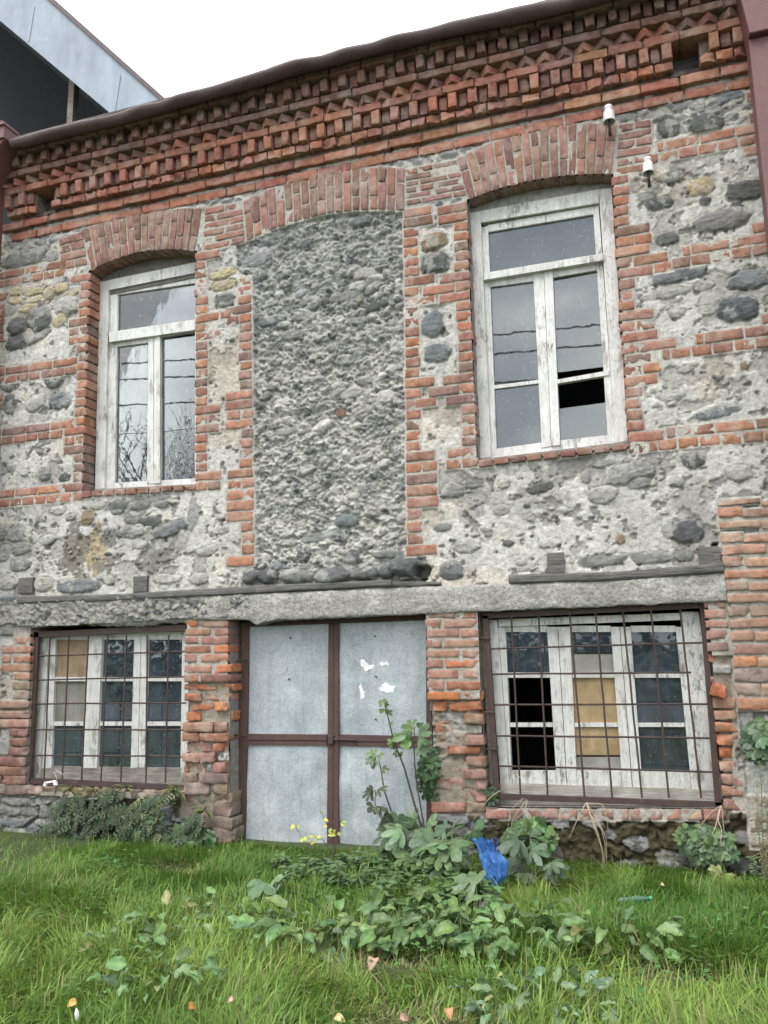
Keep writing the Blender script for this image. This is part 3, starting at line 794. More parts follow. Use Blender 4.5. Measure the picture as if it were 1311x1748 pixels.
# stains with shapes of their own
def stain(px, py, rx, ry, col, k, seed):
    global C
    x, z = W(px, py)[[0, 2]]; sx = abs(W(px+rx, py)[0]-x); sz = abs(W(px, py+ry)[2]-z)
    d = np.hypot((XX-x)/sx, (ZZ-z)/sz)+(fbm(XX*7, ZZ*5, 5, seed, .65)-.5)*2.6
    m = sstep(1.0, .82, d)*k
    C = C*(1-m[..., None])+m[..., None]*np.array(col)*(.7+.6*mf)[..., None]
for a in ((140, 945, 50, 45, (.165, .145, .115), .85, 1), (165, 930, 14, 50, (.36, .30, .17), .8, 2), (185, 920, 16, 16, (.13, .125, .12), .8, 3), (262, 950, 26, 30, (.17, .16, .145), .75, 4),
          (330, 880, 14, 30, (.17, .165, .155), .7, 5), (300, 930, 20, 20, (.20, .19, .17), .6, 6), (230, 862, 70, 14, (.17, .165, .155), .7, 7),
          (900, 850, 60, 40, (.20, .19, .175), .5, 8), (960, 795, 60, 20, (.19, .185, .17), .7, 9), (800, 850, 35, 40, (.21, .20, .185), .6, 10), (1120, 800, 60, 24, (.24, .23, .21), .5, 11),
          (1190, 850, 30, 60, (.25, .24, .22), .5, 12), (1250, 600, 30, 14, (.21, .19, .16), .6, 13), (1275, 855, 40, 16, (.12, .12, .11), .7, 14), (60, 860, 50, 30, (.24, .23, .21), .4, 15),
          (1265, 1260, 22, 60, (.27, .25, .22), .7, 16), (560, 392, 120, 18, (.20, .195, .185), .35, 17)):
    stain(*a)
# traced stones
D_, G_, L_, Y_, B_, R_ = (.105, .105, .099), (.20, .196, .182), (.35, .335, .295), (.40, .345, .215), (.155, .168, .168), (.23, .18, .12)
stones = [(45,440,42,14,G_,0),(90,437,13,10,G_,0),(27,498,10,8,Y_,0),(55,498,18,7,Y_,5),(82,501,10,12,Y_,0),(103,491,12,9,Y_,0),(118,501,15,6,Y_,5),(24,513,13,7,Y_,-10),
 (57,511,18,6,Y_,8),(46,526,15,8,Y_,5),(112,522,20,18,L_,0),(101,547,12,11,Y_,30),(68,542,22,24,D_,35),(29,556,16,15,D_,0),(14,532,15,8,L_,0),(27,585,17,13,D_,0),(65,575,22,8,G_,15),
 (15,650,20,18,G_,0),(92,649,16,13,D_,0),(103,684,19,14,B_,0),(17,690,12,17,D_,0),(60,688,17,14,L_,20),(52,646,8,7,G_,0),(33,628,14,6,G_,0),
 (74,810,11,11,G_,0),(110,815,10,8,D_,0),(50,740,14,4,G_,0),(19,800,7,6,G_,0),(72,758,9,4,G_,15),(66,772,6,3,G_,-20),
 (381,467,24,9,Y_,5),(381,487,22,9,Y_,5),(384,513,18,11,D_,0),(742,412,22,16,R_,10),(742,446,24,19,D_,0),(738,552,19,22,B_,0),(746,602,24,16,B_,0),
 (1141,219,20,17,D_,0),(1206,211,29,18,D_,0),(1249,166,22,12,B_,12),(1161,183,15,7,G_,8),(1192,181,12,6,L_,0),(1071,199,19,8,G_,0),(1250,176,20,5,L_,12),
 (1197,318,24,16,(.33,.27,.17),5),(1270,324,36,18,D_,0),(1124,348,24,10,D_,0),(1203,343,11,8,D_,0),(1233,375,46,19,(.15,.145,.14),0),(1139,407,20,11,D_,5),(1146,303,14,10,G_,0),(1105,335,18,9,G_,0),
 (1161,467,48,16,(.15,.155,.155),8),(1137,499,42,11,L_,4),(1261,527,36,22,(.085,.092,.098),-5),(1280,476,36,17,B_,0),(1203,487,17,9,L_,0),(1156,532,16,10,L_,0),(1205,530,14,9,L_,0),
 (1144,675,26,10,L_,0),(1225,705,36,8,B_,6),(1172,630,16,6,L_,10),(1270,625,7,7,R_,0),
 (1075,808,42,18,G_,12),(1030,793,19,5,G_,5),(1182,786,19,13,D_,0),(1263,808,25,14,L_,0),(1028,844,27,15,L_,8),(923,833,22,9,D_,12),(859,827,10,7,L_,0),(857,870,16,10,L_,0),(919,876,9,8,L_,0),
 (964,870,11,6,L_,0),(1161,823,10,8,L_,0),(1092,825,22,10,G_,10),(806,825,20,9,G_,0),(1000,815,9,10,G_,0),(775,838,22,10,G_,0),(798,931,24,13,L_,6),(770,976,21,15,(.15,.15,.15),0),
 (868,927,11,6,D_,0),(938,927,20,8,L_,0),(1059,920,9,8,R_,20),(1173,908,29,21,(.095,.095,.10),-5),(1026,957,42,11,G_,4),(1112,952,38,11,G_,0),(1168,948,18,10,G_,-8),(900,968,20,6,L_,18),(835,912,7,5,G_,0),
 (755,900,16,8,G_,0),(890,960,10,6,L_,0),(1140,905,10,14,L_,0),
 (26,911,15,14,G_,0),(3,910,9,13,G_,0),(6,944,10,15,G_,0),(34,937,16,12,G_,0),(34,963,17,13,G_,0),(79,921,15,9,L_,10),(79,943,8,4,L_,0),(149,884,11,14,R_,0),(236,863,18,9,G_,0),(202,867,15,10,D_,0),
 (226,884,15,11,G_,0),(257,890,18,8,D_,0),(223,909,23,10,G_,0),(291,903,31,11,(.16,.165,.165),15),(277,860,12,7,G_,0),(100,871,15,7,L_,0),(353,940,18,8,L_,10),(281,931,9,6,L_,0),(296,949,8,5,G_,20),
 (340,988,16,10,L_,0),(285,988,25,8,L_,0),(132,1000,38,12,(.15,.155,.155),0),(74,997,18,13,L_,0),(11,996,15,12,L_,0),(15,1022,16,6,B_,0),(208,1001,8,9,L_,0),(168,862,12,7,L_,0),(120,882,9,6,L_,0),(18,877,8,5,L_,0),
 (66,886,6,5,G_,0),(238,930,14,8,L_,0),(186,990,10,8,L_,0),(380,905,10,7,L_,0),(15,1075,18,10,G_,0),
 (456,984,17,14,(.10,.10,.10),0),(428,985,13,13,(.11,.11,.11),0),(505,984,31,13,(.21,.21,.195),-4),(568,982,34,15,(.125,.125,.125),4),(625,978,26,12,(.14,.14,.135),3),(660,976,15,13,(.13,.13,.13),0),(690,965,24,21,(.12,.12,.12),0),
 (600,952,15,11,(.12,.12,.12),0),(545,915,32,9,(.22,.22,.21),5),(665,945,28,7,(.2,.2,.19),0),(610,376,18,9,B_,0),(440,440,25,12,(.24,.24,.235),10),(460,546,30,8,B_,6),(640,520,20,8,D_,15),(620,465,20,9,L_,5),(498,570,22,9,G_,0),
 (610,545,16,7,G_,0),(585,505,28,9,G_,5),(600,670,20,9,L_,12),(580,705,10,7,(.2,.13,.09),0),(655,700,14,8,G_,0),(488,735,16,8,G_,0),(590,888,22,11,B_,0),
 (1075,1481,28,13,D_,0),(1087,1440,22,14,D_,0),(1185,1468,28,13,D_,0),(938,1460,26,16,(.15,.145,.12),0),(956,1407,16,8,L_,0),(1040,1425,14,9,D_,0),(1270,1475,30,13,D_,0),(1275,1430,22,13,G_,0),(1010,1405,18,8,G_,0),(890,1420,16,9,L_,0),
 (49,1386,18,9,G_,0),(19,1405,24,8,B_,0),(12,1385,22,8,G_,0),(60,1370,24,7,D_,0),(25,1368,24,7,G_,0),(80,1405,20,8,G_,0),(105,1422,12,14,D_,0),(30,1420,20,6,G_,0),
 (1233,1144,20,10,(.24,.23,.21),0),(1128,294,11,17,(.46,.42,.33),15),(1041,214,16,9,(.46,.42,.34),0)]
def pebble(x, z, rx, rz, ang, col, prot, seed):
    m = max(rx, rz)*1.45
    i0, i1 = np.searchsorted(X, [x-m, x+m]); j0, j1 = np.searchsorted(Zg, [z-m, z+m])
    if i1-i0 < 2 or j1-j0 < 2: return
    xs, zs = XX[j0:j1, i0:i1]-x, ZZ[j0:j1, i0:i1]-z
    ca, sa = math.cos(ang), math.sin(ang)
    u = (xs*ca+zs*sa)/rx; v = (-xs*sa+zs*ca)/rz
    rs = np.random.RandomState(seed)
    rr = (np.abs(u)**2.3+np.abs(v)**2.3)**(1/2.3)
    ns = rs.randint(6, 9); a0 = rs.rand()*6; poly = np.zeros(u.shape)
    for k in range(ns):
        an = a0+k*2*PI/ns+rs.uniform(-.25, .25); poly = np.maximum(poly, (u*math.cos(an)+v*math.sin(an))/rs.uniform(.90, 1.12))
    wgt = rs.uniform(.35, .85) if max(rx, rz) > .035 else .4
    rr = rr*(1-wgt)+poly*wgt
    rr = rr+(fbm((xs+x)*18, (zs+z)*18, 4, 5)-.5)*.34
    dome = prot*np.clip(1-np.clip(rr, 0, 1)**3.2, 0, 1)**.6
    tl = (u*rs.uniform(-.3, .3)+v*rs.uniform(-.5, .05))*prot
    n3 = fbm((xs+x)*9+seed, (zs+z)*9, 4, seed % 50)
    n4 = fbm((xs*ca+zs*sa)*9+seed, (-xs*sa+zs*ca)*42, 3, seed % 40)
    inside = rr < 1
    hh = H[j0:j1, i0:i1]
    hb = hh.mean()
    new = np.where(inside, hb-.004+dome+tl*.6+(n3-.5)*.020+np.abs(n4-.5)*.020, np.where(rr < 1.13, hh-.011*(1.13-rr)/.13, hh))
    H[j0:j1, i0:i1] = new
    cc = np.array(col)*(.62+.5*n3+.32*n4)[..., None]*rs.uniform(.88, 1.15)
    lime = (fbm((xs+x)*7, (zs+z)*7, 5, 3+seed % 17, .62) > .60) & inside
    cc = np.where(lime[..., None], cc*.55+np.array(base)*.4, cc)
    k = sstep(1.02, .94, rr)[..., None]
    cur = C[j0:j1, i0:i1]; C[j0:j1, i0:i1] = cur*(1-k)+cc*k
# brick footprint mask
bm = np.zeros(XX.shape, bool)
for (x0, x1, z0, z1) in BRK_RECT:
    i0, i1 = np.searchsorted(X, [x0-.016, x1+.016]); j0, j1 = np.searchsorted(Zg, [z0-.014, z1+.014])
    bm[j0:j1, i0:i1] = True
# small procedural pebbles in the mortar, clear of brickwork
rs = np.random.RandomState(5)
def arc_px(p0, p1, p2, n=14):
    a, b2, c = map(np.array, (p0, p1, p2)); tm = (b2[0]-a[0])/(c[0]-a[0]); ct = (b2-(1-tm)**2*a-tm**2*c)/(2*tm*(1-tm))
    return [tuple((1-t)**2*a+2*t*(1-t)*ct+t*t*c) for t in np.linspace(0, 1, n)]
opening_px = [[(158, 838), (140, 838)]+arc_px((152, 463), (240, 430), (336, 429))+[(336, 836)], [(815, 790)]+arc_px((797, 342), (922, 306), (1047, 298))+[(1074, 766)],
              [(392, 1460), (390, 1058), (728, 1046), (742, 1460)], [(45, 1350), (54, 1072), (319, 1056), (320, 1352)], [(828, 1378), (816, 1044), (1206, 1026), (1240, 1380)]]
openm = np.zeros(XX.shape, bool)
for p in opening_px: openm |= in_poly(p)
cnt = 0
for _ in range(1700):
    x = rs.uniform(GX0+.1, GX1-.1); z = rs.uniform(.3, 5.5)
    i = np.searchsorted(X, x); j = np.searchsorted(Zg, z)
    if bm[j, i] or openm[j, i] or panel[j, i]: continue
    s = rs.uniform(.012, .03)*(1.5 if rs.rand() < .15 else 1)
    dens = .62 if z < 2.9 else .22
    if rs.rand() > dens: continue
    col = (G_, L_, L_, L_, (.26, .25, .23), D_)[rs.randint(6)]
    pebble(x, z, s*rs.uniform(1.0, 1.7), s*rs.uniform(.5, .9), rs.uniform(-.4, .4), col, s*.55, 1000+cnt); cnt += 1
pz = in_poly([(436, 985), (430, 480), (410, 455), (545, 372), (688, 364), (694, 935), (730, 985)])
pts_ = np.argwhere(pz)
for q_ in range(520):
    j_, i_ = pts_[rs.randint(len(pts_))]; big_ = rs.rand() < .22
    sx_ = rs.uniform(.045, .10) if big_ else rs.uniform(.018, .045)
    cc_ = C[j_, i_]*rs.uniform(.62, 1.05) if rs.rand() < .88 else np.array((G_, (.19, .195, .195), (.17, .17, .165), (.26, .25, .23))[rs.randint(4)])
    pebble(X[i_], Zg[j_], sx_, sx_*rs.uniform(.38, .7), rs.uniform(-.1, .55), cc_, rs.uniform(.014, .028) if big_ else rs.uniform(.008, .020), 5000+q_)
H = np.where(pz, H+(hf-.5)*.026+(r2-.5)*.008+(vf-.5)*.014, H)
for i, (px, py, rx, ry, col, ang) in enumerate(stones):
    x, z = W(px, py)[[0, 2]]
    sx = abs(W(px+rx, py)[0]-W(px-rx, py)[0])/2; sz = abs(W(px, py-ry)[2]-W(px, py+ry)[2])/2
    big = 955 < py < 1000 and 415 < px < 720
    pebble(x, z, sx, sz, math.radians(ang)-.0, col, (.085 if big else .024)*min(1.4, max(.45, min(sx, sz)/.08)), i)
# cavities
def cavity(px, py, rx, ry, dep):
    x, z = W(px, py)[[0, 2]]; sx = abs(W(px+rx, py)[0]-x); sz = abs(W(px, py+ry)[2]-z)
    d = np.hypot((XX-x)/sx, (ZZ-z)/sz)+(fbm(XX*9, ZZ*9, 3, 99)-.5)*.9
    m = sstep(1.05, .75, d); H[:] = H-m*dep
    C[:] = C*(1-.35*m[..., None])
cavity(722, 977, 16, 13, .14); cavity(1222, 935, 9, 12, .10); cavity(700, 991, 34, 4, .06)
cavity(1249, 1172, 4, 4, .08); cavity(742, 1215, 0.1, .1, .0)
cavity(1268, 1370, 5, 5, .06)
# mortar stays flush behind bricks
H = np.where(bm, .0022+(hf-.5)*.007+(mf-.5)*.007, H)
C = np.where(bm[..., None], np.array((.42, .395, .345))*(.72+.56*mf)[..., None], C)
lowb = bm & (ZZ < 1.85)
er = in_poly([(-90, 1200), (60, 1200), (60, 1450), (-90, 1450)]) | in_poly([(300, 1165), (420, 1165), (420, 1460), (300, 1460)]) | in_poly([(725, 1195), (850, 1195), (850, 1400), (725, 1400)]) | in_poly([(1195, 1120), (1250, 1120), (1250, 1410), (1195, 1410)])
H = np.where(lowb, H+.006, H); C = np.where(lowb[..., None], C*np.array((.90, .88, .86)), C)
H = np.where(lowb & er, H-.030+(mf-.5)*.02, H); C = np.where((lowb & er)[..., None], C*np.array((.78, .72, .66)), C)
pilm = bm & (XX > Wx(1228, 900)+.0) & (ZZ < 2.78)
pilm &= ~in_poly([(1195, 1020), (1246, 1020), (1262, 1420), (1195, 1420)])
H = np.where(pilm, .026+(hf-.5)*.012, H)
# damaged pier: mortar core shows behind the missing bricks
dm = in_poly([(738, 1300), (735, 1198), (765, 1208), (795, 1212), (800, 1270), (795, 1300)])
H = np.where(dm, -.055+(r1-.5)*.05+(hf-.5)*.02, H)
# faces
keep = ~openm
kf = keep[:-1, :-1] & keep[1:, :-1] & keep[:-1, 1:] & keep[1:, 1:]
idx = np.arange(nx*nz).reshape(nz, nx)
Q = np.stack([idx[:-1, :-1], idx[:-1, 1:], idx[1:, 1:], idx[1:, :-1]], -1)[kf]
WM = MB()
V = np.stack([XX, .0-H, ZZ], -1).reshape(-1, 3)
used = np.zeros(nx*nz, bool); used[Q.ravel()] = True
remap = np.cumsum(used)-1
WM.add(V[used], q=remap[Q], c=np.clip(C.reshape(-1, 3)[used], .012, .8))
wall = WM.build('rubble_wall', WALLM, BLD)
wall['label'] = 'grey rubble stone and lime mortar face between the brickwork'

# reveals (plaster faces round each opening), inner rooms
RV = MB(); RVD = MB()
def reveal(pts, y0, y1, c, M=RV):
    p = [W(*q)[[0, 2]] for q in pts]; n = len(p)
    for i in range(n-1):
        a, b2 = p[i], p[i+1]
        M.add([(a[0], y0, a[1]), (b2[0], y0, b2[1]), (b2[0], y1, b2[1]), (a[0], y1, a[1])], q=[[0, 1, 2, 3]], c=c)
for p in opening_px:
    RV = MB(); reveal(p+[p[0]], .02, .42, (.25, .235, .21), RV); RV.build('opening_reveal', WALLM, BLD)
RM = MB()
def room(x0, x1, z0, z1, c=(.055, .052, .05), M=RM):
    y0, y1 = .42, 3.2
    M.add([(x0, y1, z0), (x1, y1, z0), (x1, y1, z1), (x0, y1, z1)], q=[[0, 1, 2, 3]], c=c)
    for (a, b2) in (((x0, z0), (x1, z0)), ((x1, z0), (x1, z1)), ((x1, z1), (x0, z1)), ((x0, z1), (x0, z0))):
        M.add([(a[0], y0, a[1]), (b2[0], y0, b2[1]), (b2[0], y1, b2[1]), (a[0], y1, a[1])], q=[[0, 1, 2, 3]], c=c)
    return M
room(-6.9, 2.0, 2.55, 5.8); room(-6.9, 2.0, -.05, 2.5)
# inner leaf round the openings keeps daylight out of the rooms
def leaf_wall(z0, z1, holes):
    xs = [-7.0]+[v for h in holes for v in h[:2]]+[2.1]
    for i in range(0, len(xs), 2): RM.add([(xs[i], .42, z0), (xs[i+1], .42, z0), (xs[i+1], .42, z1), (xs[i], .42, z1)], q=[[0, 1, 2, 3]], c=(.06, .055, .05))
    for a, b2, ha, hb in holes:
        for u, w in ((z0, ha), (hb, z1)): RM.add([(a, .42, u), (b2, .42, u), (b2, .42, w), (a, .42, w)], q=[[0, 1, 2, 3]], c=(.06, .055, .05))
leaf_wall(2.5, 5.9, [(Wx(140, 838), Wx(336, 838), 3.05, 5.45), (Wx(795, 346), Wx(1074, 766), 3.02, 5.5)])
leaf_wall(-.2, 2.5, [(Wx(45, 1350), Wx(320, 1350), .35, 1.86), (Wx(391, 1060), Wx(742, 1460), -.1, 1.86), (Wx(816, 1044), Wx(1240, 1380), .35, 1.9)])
RM.build('inner_rooms', mat_attr('unlit_plaster', .95), BLD)  # rooms coloured dark so the openings read as unlit
# tympana: plaster under the arches, above the window frames
TY = MB()
pq(TY, [(150, 510), (350, 470), (350, 425), (150, 440)], .17, .40, (.17, .155, .14), 0)
TY.build('arch_infill', WALLM, BLD); TY = MB()
pq(TY, [(790, 385), (1050, 340), (1050, 285), (790, 310)], .15, .40, (.33, .32, .295), 0)
TY.build('arch_infill', WALLM, BLD)

# ------------------------------------------------------------------ concrete lintel, timbers, joist ends
def slab(M, top, bot, yf, yb, amp, c, step=.012, seed=0, axial=(1, 1)):
    """long rough member; top/bot are polylines in photograph points"""
    tp = np.array([W(*p, yf)[[0, 2]] for p in top]); bp = np.array([W(*p, yf)[[0, 2]] for p in bot])
    x0, x1 = max(tp[0, 0], bp[0, 0]), min(tp[-1, 0], bp[-1, 0])
    n = max(2, int((x1-x0)/step)); xs = np.linspace(x0, x1, n)
    zt = np.interp(xs, tp[:, 0], tp[:, 1]); zb = np.interp(xs, bp[:, 0], bp[:, 1])
    hgt = (zt-zb).mean(); m = max(4, int(hgt/step)); k = max(2, int((yb-yf)/.04))
    prof = [(1, t) for t in np.linspace(1, 0, k, endpoint=False)]+[(1-t, 0) for t in np.linspace(0, 1, m, endpoint=False)]+[(0, t) for t in np.linspace(0, 1, k)]
    vs = np.array(prof)
    S_, T_ = np.meshgrid(xs, np.arange(len(vs)), indexing='ij')
    v = vs[:, 0][None, :]; d = vs[:, 1][None, :]
    zz = zb[:, None]*(1-v)+zt[:, None]*v; yy = yf+(yb-yf)*d+0*zz
    per = np.arange(len(vs))*step
    nn = fbm(S_*7*axial[0]+seed, per[None, :]*7*axial[1]+0*S_, 5, seed, .6)-.5
    n2 = fbm(S_*30*axial[0]+seed, per[None, :]*30*axial[1]+0*S_, 3, seed+3)-.5
    yy = yy-(nn*amp*2+n2*amp)*(1-d*.8)
    edge = np.exp(-((v-.0)/.12)**2)
    zz = zz+(nn*amp*1.6+n2*amp*.8)*(.35+.9*edge)
    yy = yy+.25*amp*np.exp(-((v)/.08)**2)*3*(d < .01)+.25*amp*np.exp(-((v-1)/.08)**2)*3*(d < .01)
    V = np.stack([S_, yy, zz], -1).reshape(-1, 3); L = len(vs)
    i0 = np.arange(n*L).reshape(n, L)
    Q = np.stack([i0[:-1, :-1], i0[:-1, 1:], i0[1:, 1:], i0[1:, :-1]], -1).reshape(-1, 4)
    cc = np.array(c)*(.8+.5*(nn+.5))[..., None]
    M.add(V, q=Q, c=cc.reshape(-1, 3))
    for e, fl in ((0, 0), (n-1, 1)):
        ring = V[i0[e]]; ctr = ring.mean(0)
        M.add(np.vstack([ring, ctr]), t=[[L, j, j+1] if fl else [L, j+1, j] for j in range(L-1)], c=c)
M = MB()
slab(M, [(330, 1019), (450, 1013), (700, 1003), (868, 996), (1000, 990), (1241, 977)], [(330, 1058), (425, 1058), (436, 1066), (452, 1061), (480, 1058), (728, 1047), (820, 1044), (1000, 1036), (1241, 1026)], -.035, .40, .012, (.36, .345, .31), seed=5)
o = M.build('concrete_lintel', CONC, BLD)
M = MB()
slab(M, [(-60, 1034), (28, 1031), (200, 1026), (332, 1020)], [(-60, 1062), (60, 1072), (120, 1066), (200, 1070), (260, 1067), (332, 1060)], -.02, .40, .030, (.27, .26, .235), seed=15)
M.build('broken_lintel', CONC, BLD)
M = MB()
slab(M, [(28, 1018), (200, 1014), (445, 999), (668, 990)], [(28, 1030), (200, 1025), (445, 1012), (668, 1000)], -.045, .05, .005, (.2, .2, .2), step=.015, seed=25, axial=(.4, 3))
o = M.build('timber_plate', TIMBER, BLD); o['label'] = 'long cracked grey timber plate over the left window and door'
M = MB()
slab(M, [(640, 991), (752, 993)], [(640, 1001), (752, 999)], -.03, .05, .006, (.2, .2, .2), step=.015, seed=27, axial=(.4, 3))
M.build('timber_plate', TIMBER, BLD)['label'] = 'splintered timber end beside the hole above the door'
M = MB()
slab(M, [(868, 981), (1050, 976), (1236, 960)], [(868, 996), (1050, 990), (1236, 976)], -.045, .05, .005, (.2, .2, .2), step=.015, seed=29, axial=(.4, 3))
o = M.build('timber_plate', TIMBER, BLD); o['label'] = 'shorter weathered timber plate over the right barred window'
for (a, b2, c2, d) in ((30, 985, 56, 1013), (227, 982, 251, 1011), (933, 942, 964, 979), (1191, 932, 1230, 965)):
    M = MB()
    slab(M, [(a, b2+2), (c2, b2)], [(a, d+1), (c2, d)], -.035, .1, .004, (.1, .1, .1), step=.01, seed=int(a), axial=(3, .4))
    M.build('joist_end', TIMBER, BLD)

# ------------------------------------------------------------------ windows
def part(M, name, mat, parent, label=None, smooth=False):
    o = M.build(name, mat, parent, smooth)
    if label: o['label'] = label
    return o
def pane(parent, pts, y, mat, name='pane', label=None):
    M = MB(); pq(M, pts, y, y+.004, bev=0); o = part(M, name, mat, parent, label)
    return o
BOARD = mat_wood('ochre_board', (.25, .175, .085), (.42, .31, .165), (5, 5, 2))
BOARDB = mat_wood('brown_board', (.20, .14, .085), (.34, .25, .16), (5, 5, 2))
CARD = mat_plain('faded_card', (.26, .245, .22), .9, .3, 5)
CURT = mat_wood('faded_cloth', (.16, .15, .125), (.27, .255, .22), (16, 16, .6))

# upper left window
M = MB(); Y0 = .15
pq(M, [(162, 836), (178, 834), (186, 478), (170, 481)], Y0, Y0+.09)
pq(M, [(186, 495), (350, 462), (350, 444), (186, 478)], Y0+.002, Y0+.09)
pq(M, [(333, 830), (350, 830), (350, 462), (333, 466)], Y0+.001, Y0+.09)
pq(M, [(186, 584), (333, 563), (333, 545), (185, 567)], Y0-.012, Y0+.08)
w1 = part(M, 'window', PAINT, BLD, 'tall upper left window with flaking white frame and reflections of branches')
M = MB(); Y1 = Y0+.03
pq(M, [(178, 832), (196, 830), (201, 494), (187, 495)], Y1, Y1+.05)
pq(M, [(200, 503), (333, 483), (333, 466), (200, 493)], Y1+.002, Y1+.05)
pq(M, [(199, 592), (252, 585), (252, 574), (199, 581)], Y1+.002, Y1+.05)
pq(M, [(273, 576), (333, 566), (333, 560), (273, 570)], Y1+.002, Y1+.05)
pq(M, [(251, 826), (262, 826), (262, 574), (253, 576)], Y1-.006, Y1+.05)
pq(M, [(262.5, 826), (273, 825), (273, 573), (263, 574)], Y1-.014, Y1+.05)
pq(M, [(178, 840), (252, 836), (252, 821), (178, 825)], Y1+.002, Y1+.05)
pq(M, [(252, 836), (340, 832), (340, 816), (252, 821)], Y1+.002, Y1+.05)
part(M, 'sash', PAINT, w1)
M = MB(); pq(M, [(158, 843), (337, 833), (337, 826), (160, 835)], .10, .25); part(M, 'sill', GREYWOOD, w1)
for pts, mt in (([(198, 566), (334, 548), (334, 480), (200, 498)], GLASS_UP), ([(196, 741), (252, 738), (252, 584), (198, 588)], GLASS_UP), ([(195, 826), (252, 823), (252, 739), (195, 742)], GLASS_UP),
                ([(272, 737), (335, 730), (335, 573), (272, 579)], GLASS_UP), ([(272, 822), (335, 818), (335, 731), (272, 738)], GLASS_WAVY)):
    pane(w1, pts, Y1+.025, mt)
# upper right window
M = MB(); Y0 = .13
pq(M, [(817, 784), (838, 781), (820, 360), (800, 363)], Y0, Y0+.09)
pq(M, [(1050, 757), (1072, 753), (1044, 320), (1022, 323)], Y0, Y0+.09)
pq(M, [(820, 380), (1023, 346), (1022, 323), (820, 360)], Y0+.002, Y0+.09)
pq(M, [(825, 478), (1031, 444), (1030, 432), (825, 466)], Y0-.02, Y0+.08)
w2 = part(M, 'window', PAINT, BLD, 'tall upper right window with peeling white frame and one broken pane')
M = MB(); Y1 = Y0+.03
pq(M, [(838, 780), (848, 778), (833, 385), (821, 388)], Y1, Y1+.05)
pq(M, [(1038, 756), (1050, 754), (1022, 350), (1012, 352)], Y1, Y1+.05)
pq(M, [(832, 396), (1014, 365), (1013, 352), (832, 384)], Y1+.002, Y1+.05)
pq(M, [(835, 490), (911, 480), (911, 465), (835, 476)], Y1+.002, Y1+.05)
pq(M, [(942, 474), (1019, 461), (1018, 449), (942, 461)], Y1+.002, Y1+.05)
pq(M, [(925, 765), (941, 762), (928, 460), (910, 463)], Y1-.006, Y1+.05)
pq(M, [(941.5, 762), (956, 760), (943, 459), (928.5, 461)], Y1-.016, Y1+.05)
pq(M, [(838, 784), (925, 773), (925, 755), (838, 767)], Y1+.002, Y1+.05)
pq(M, [(925, 774), (1072, 757), (1050, 741), (925, 755)], Y1+.002, Y1+.05)
pq(M, [(842, 664), (921, 654), (921, 648), (842, 658)], Y1+.002, Y1+.04)
pq(M, [(950, 655), (1040, 640), (1040, 632), (950, 648)], Y1-.012, Y1+.04)
part(M, 'sash', PAINT, w2)
M = MB(); pq(M, [(812, 792), (1075, 762), (1074, 753), (812, 785)], .08, .24); part(M, 'sill', GREYWOOD, w2)
for pts in ([(834, 466), (1017, 436), (1013, 362), (832, 393)], [(842, 660), (921, 651), (911, 478), (834, 490)], [(847, 768), (926, 757), (922, 652), (842, 661)],
            [(950, 636), (1032, 626), (1019, 466), (942, 480)], [(954, 756), (1039, 743), (1035, 687), (952, 698)]):
    pane(w2, pts, Y1+.025, GLASS_UP)
# barred ground floor window, right
def lerp(a, b, t): return a+(b-a)*t
def colq(xt, xb, y0, y1, yt=1078., yb=1318., slope=-.03):
    """vertical strip between column edges (left,right) given at heights yt and yb"""
    f = lambda e, y: (lerp(xt[e], xb[e], (y-yt)/(yb-yt)), y)
    return [f(0, y1), f(1, y1), f(1, y0), f(0, y0)]
M = MB(); Y0 = .13
pq(M, colq((834, 850), (853, 868), 1058, 1346), Y0, Y0+.09)
pq(M, colq((1167, 1197), (1191, 1228), 1044, 1366), Y0, Y0+.09)
pq(M, [(851, 1070), (1169, 1058), (1168, 1046), (850, 1057)], Y0+.002, Y0+.09)
w3 = part(M, 'window', PAINT, BLD, 'ground floor right window with white casements boarded and broken panes behind bars')
M = MB(); Y1 = Y0+.025
cols = [((851, 863), (869, 873)), ((934, 952), (949, 966)), ((953, 973), (967, 984)), ((1043, 1058), (1061, 1077)), ((1059, 1077), (1078, 1095)), ((1154, 1167), (1178, 1190))]
for i, (a, b2) in enumerate(cols): pq(M, colq(a, b2, 1070, 1352), Y1-(.008 if i % 2 else .004), Y1+.05)
PN = [((863, 934), (873, 949)), ((973, 1043), (984, 1061)), ((1077, 1154), (1095, 1178))]
for a, b2 in PN:
    for y0, y1 in ((1068, 1079), (1148, 1157), (1234, 1241), (1316, 1352)): pq(M, colq(a, b2, y0, y1), Y1+.002, Y1+.045)
part(M, 'sash', PAINT, w3)
M = MB(); pq(M, [(846, 1386), (1240, 1392), (1224, 1349), (848, 1337)], Y0-.012, Y0+.10); part(M, 'sill', PALEWOOD, w3)
def cell(i, y0, y1): return colq(PN[i][0], PN[i][1], y0, y1)
def grow(q, d=2): return [(q[0][0]-d, q[0][1]+d), (q[1][0]+d, q[1][1]+d), (q[2][0]+d, q[2][1]-d), (q[3][0]-d, q[3][1]-d)]
for i, y0, y1 in ((0, 1079, 1148), (1, 1079, 1115), (2, 1079, 1148), (2, 1157, 1234), (2, 1241, 1316)): pane(w3, grow(cell(i, y0, y1)), Y1+.022, GLASS_LOW)
pane(w3, grow(cell(1, 1115, 1148)), Y1+.022, CARD, 'board', 'grey card filling a pane')
pane(w3, grow(cell(1, 1157, 1234)), Y1+.026, BOARD, 'board', 'ochre board filling a pane')
pane(w3, grow(cell(1, 1241, 1290)), Y1+.026, BOARD, 'board', 'ochre board filling a pane')
pane(w3, grow(cell(1, 1291, 1318)), Y1+.026, CARD, 'board', 'grey card filling a pane')
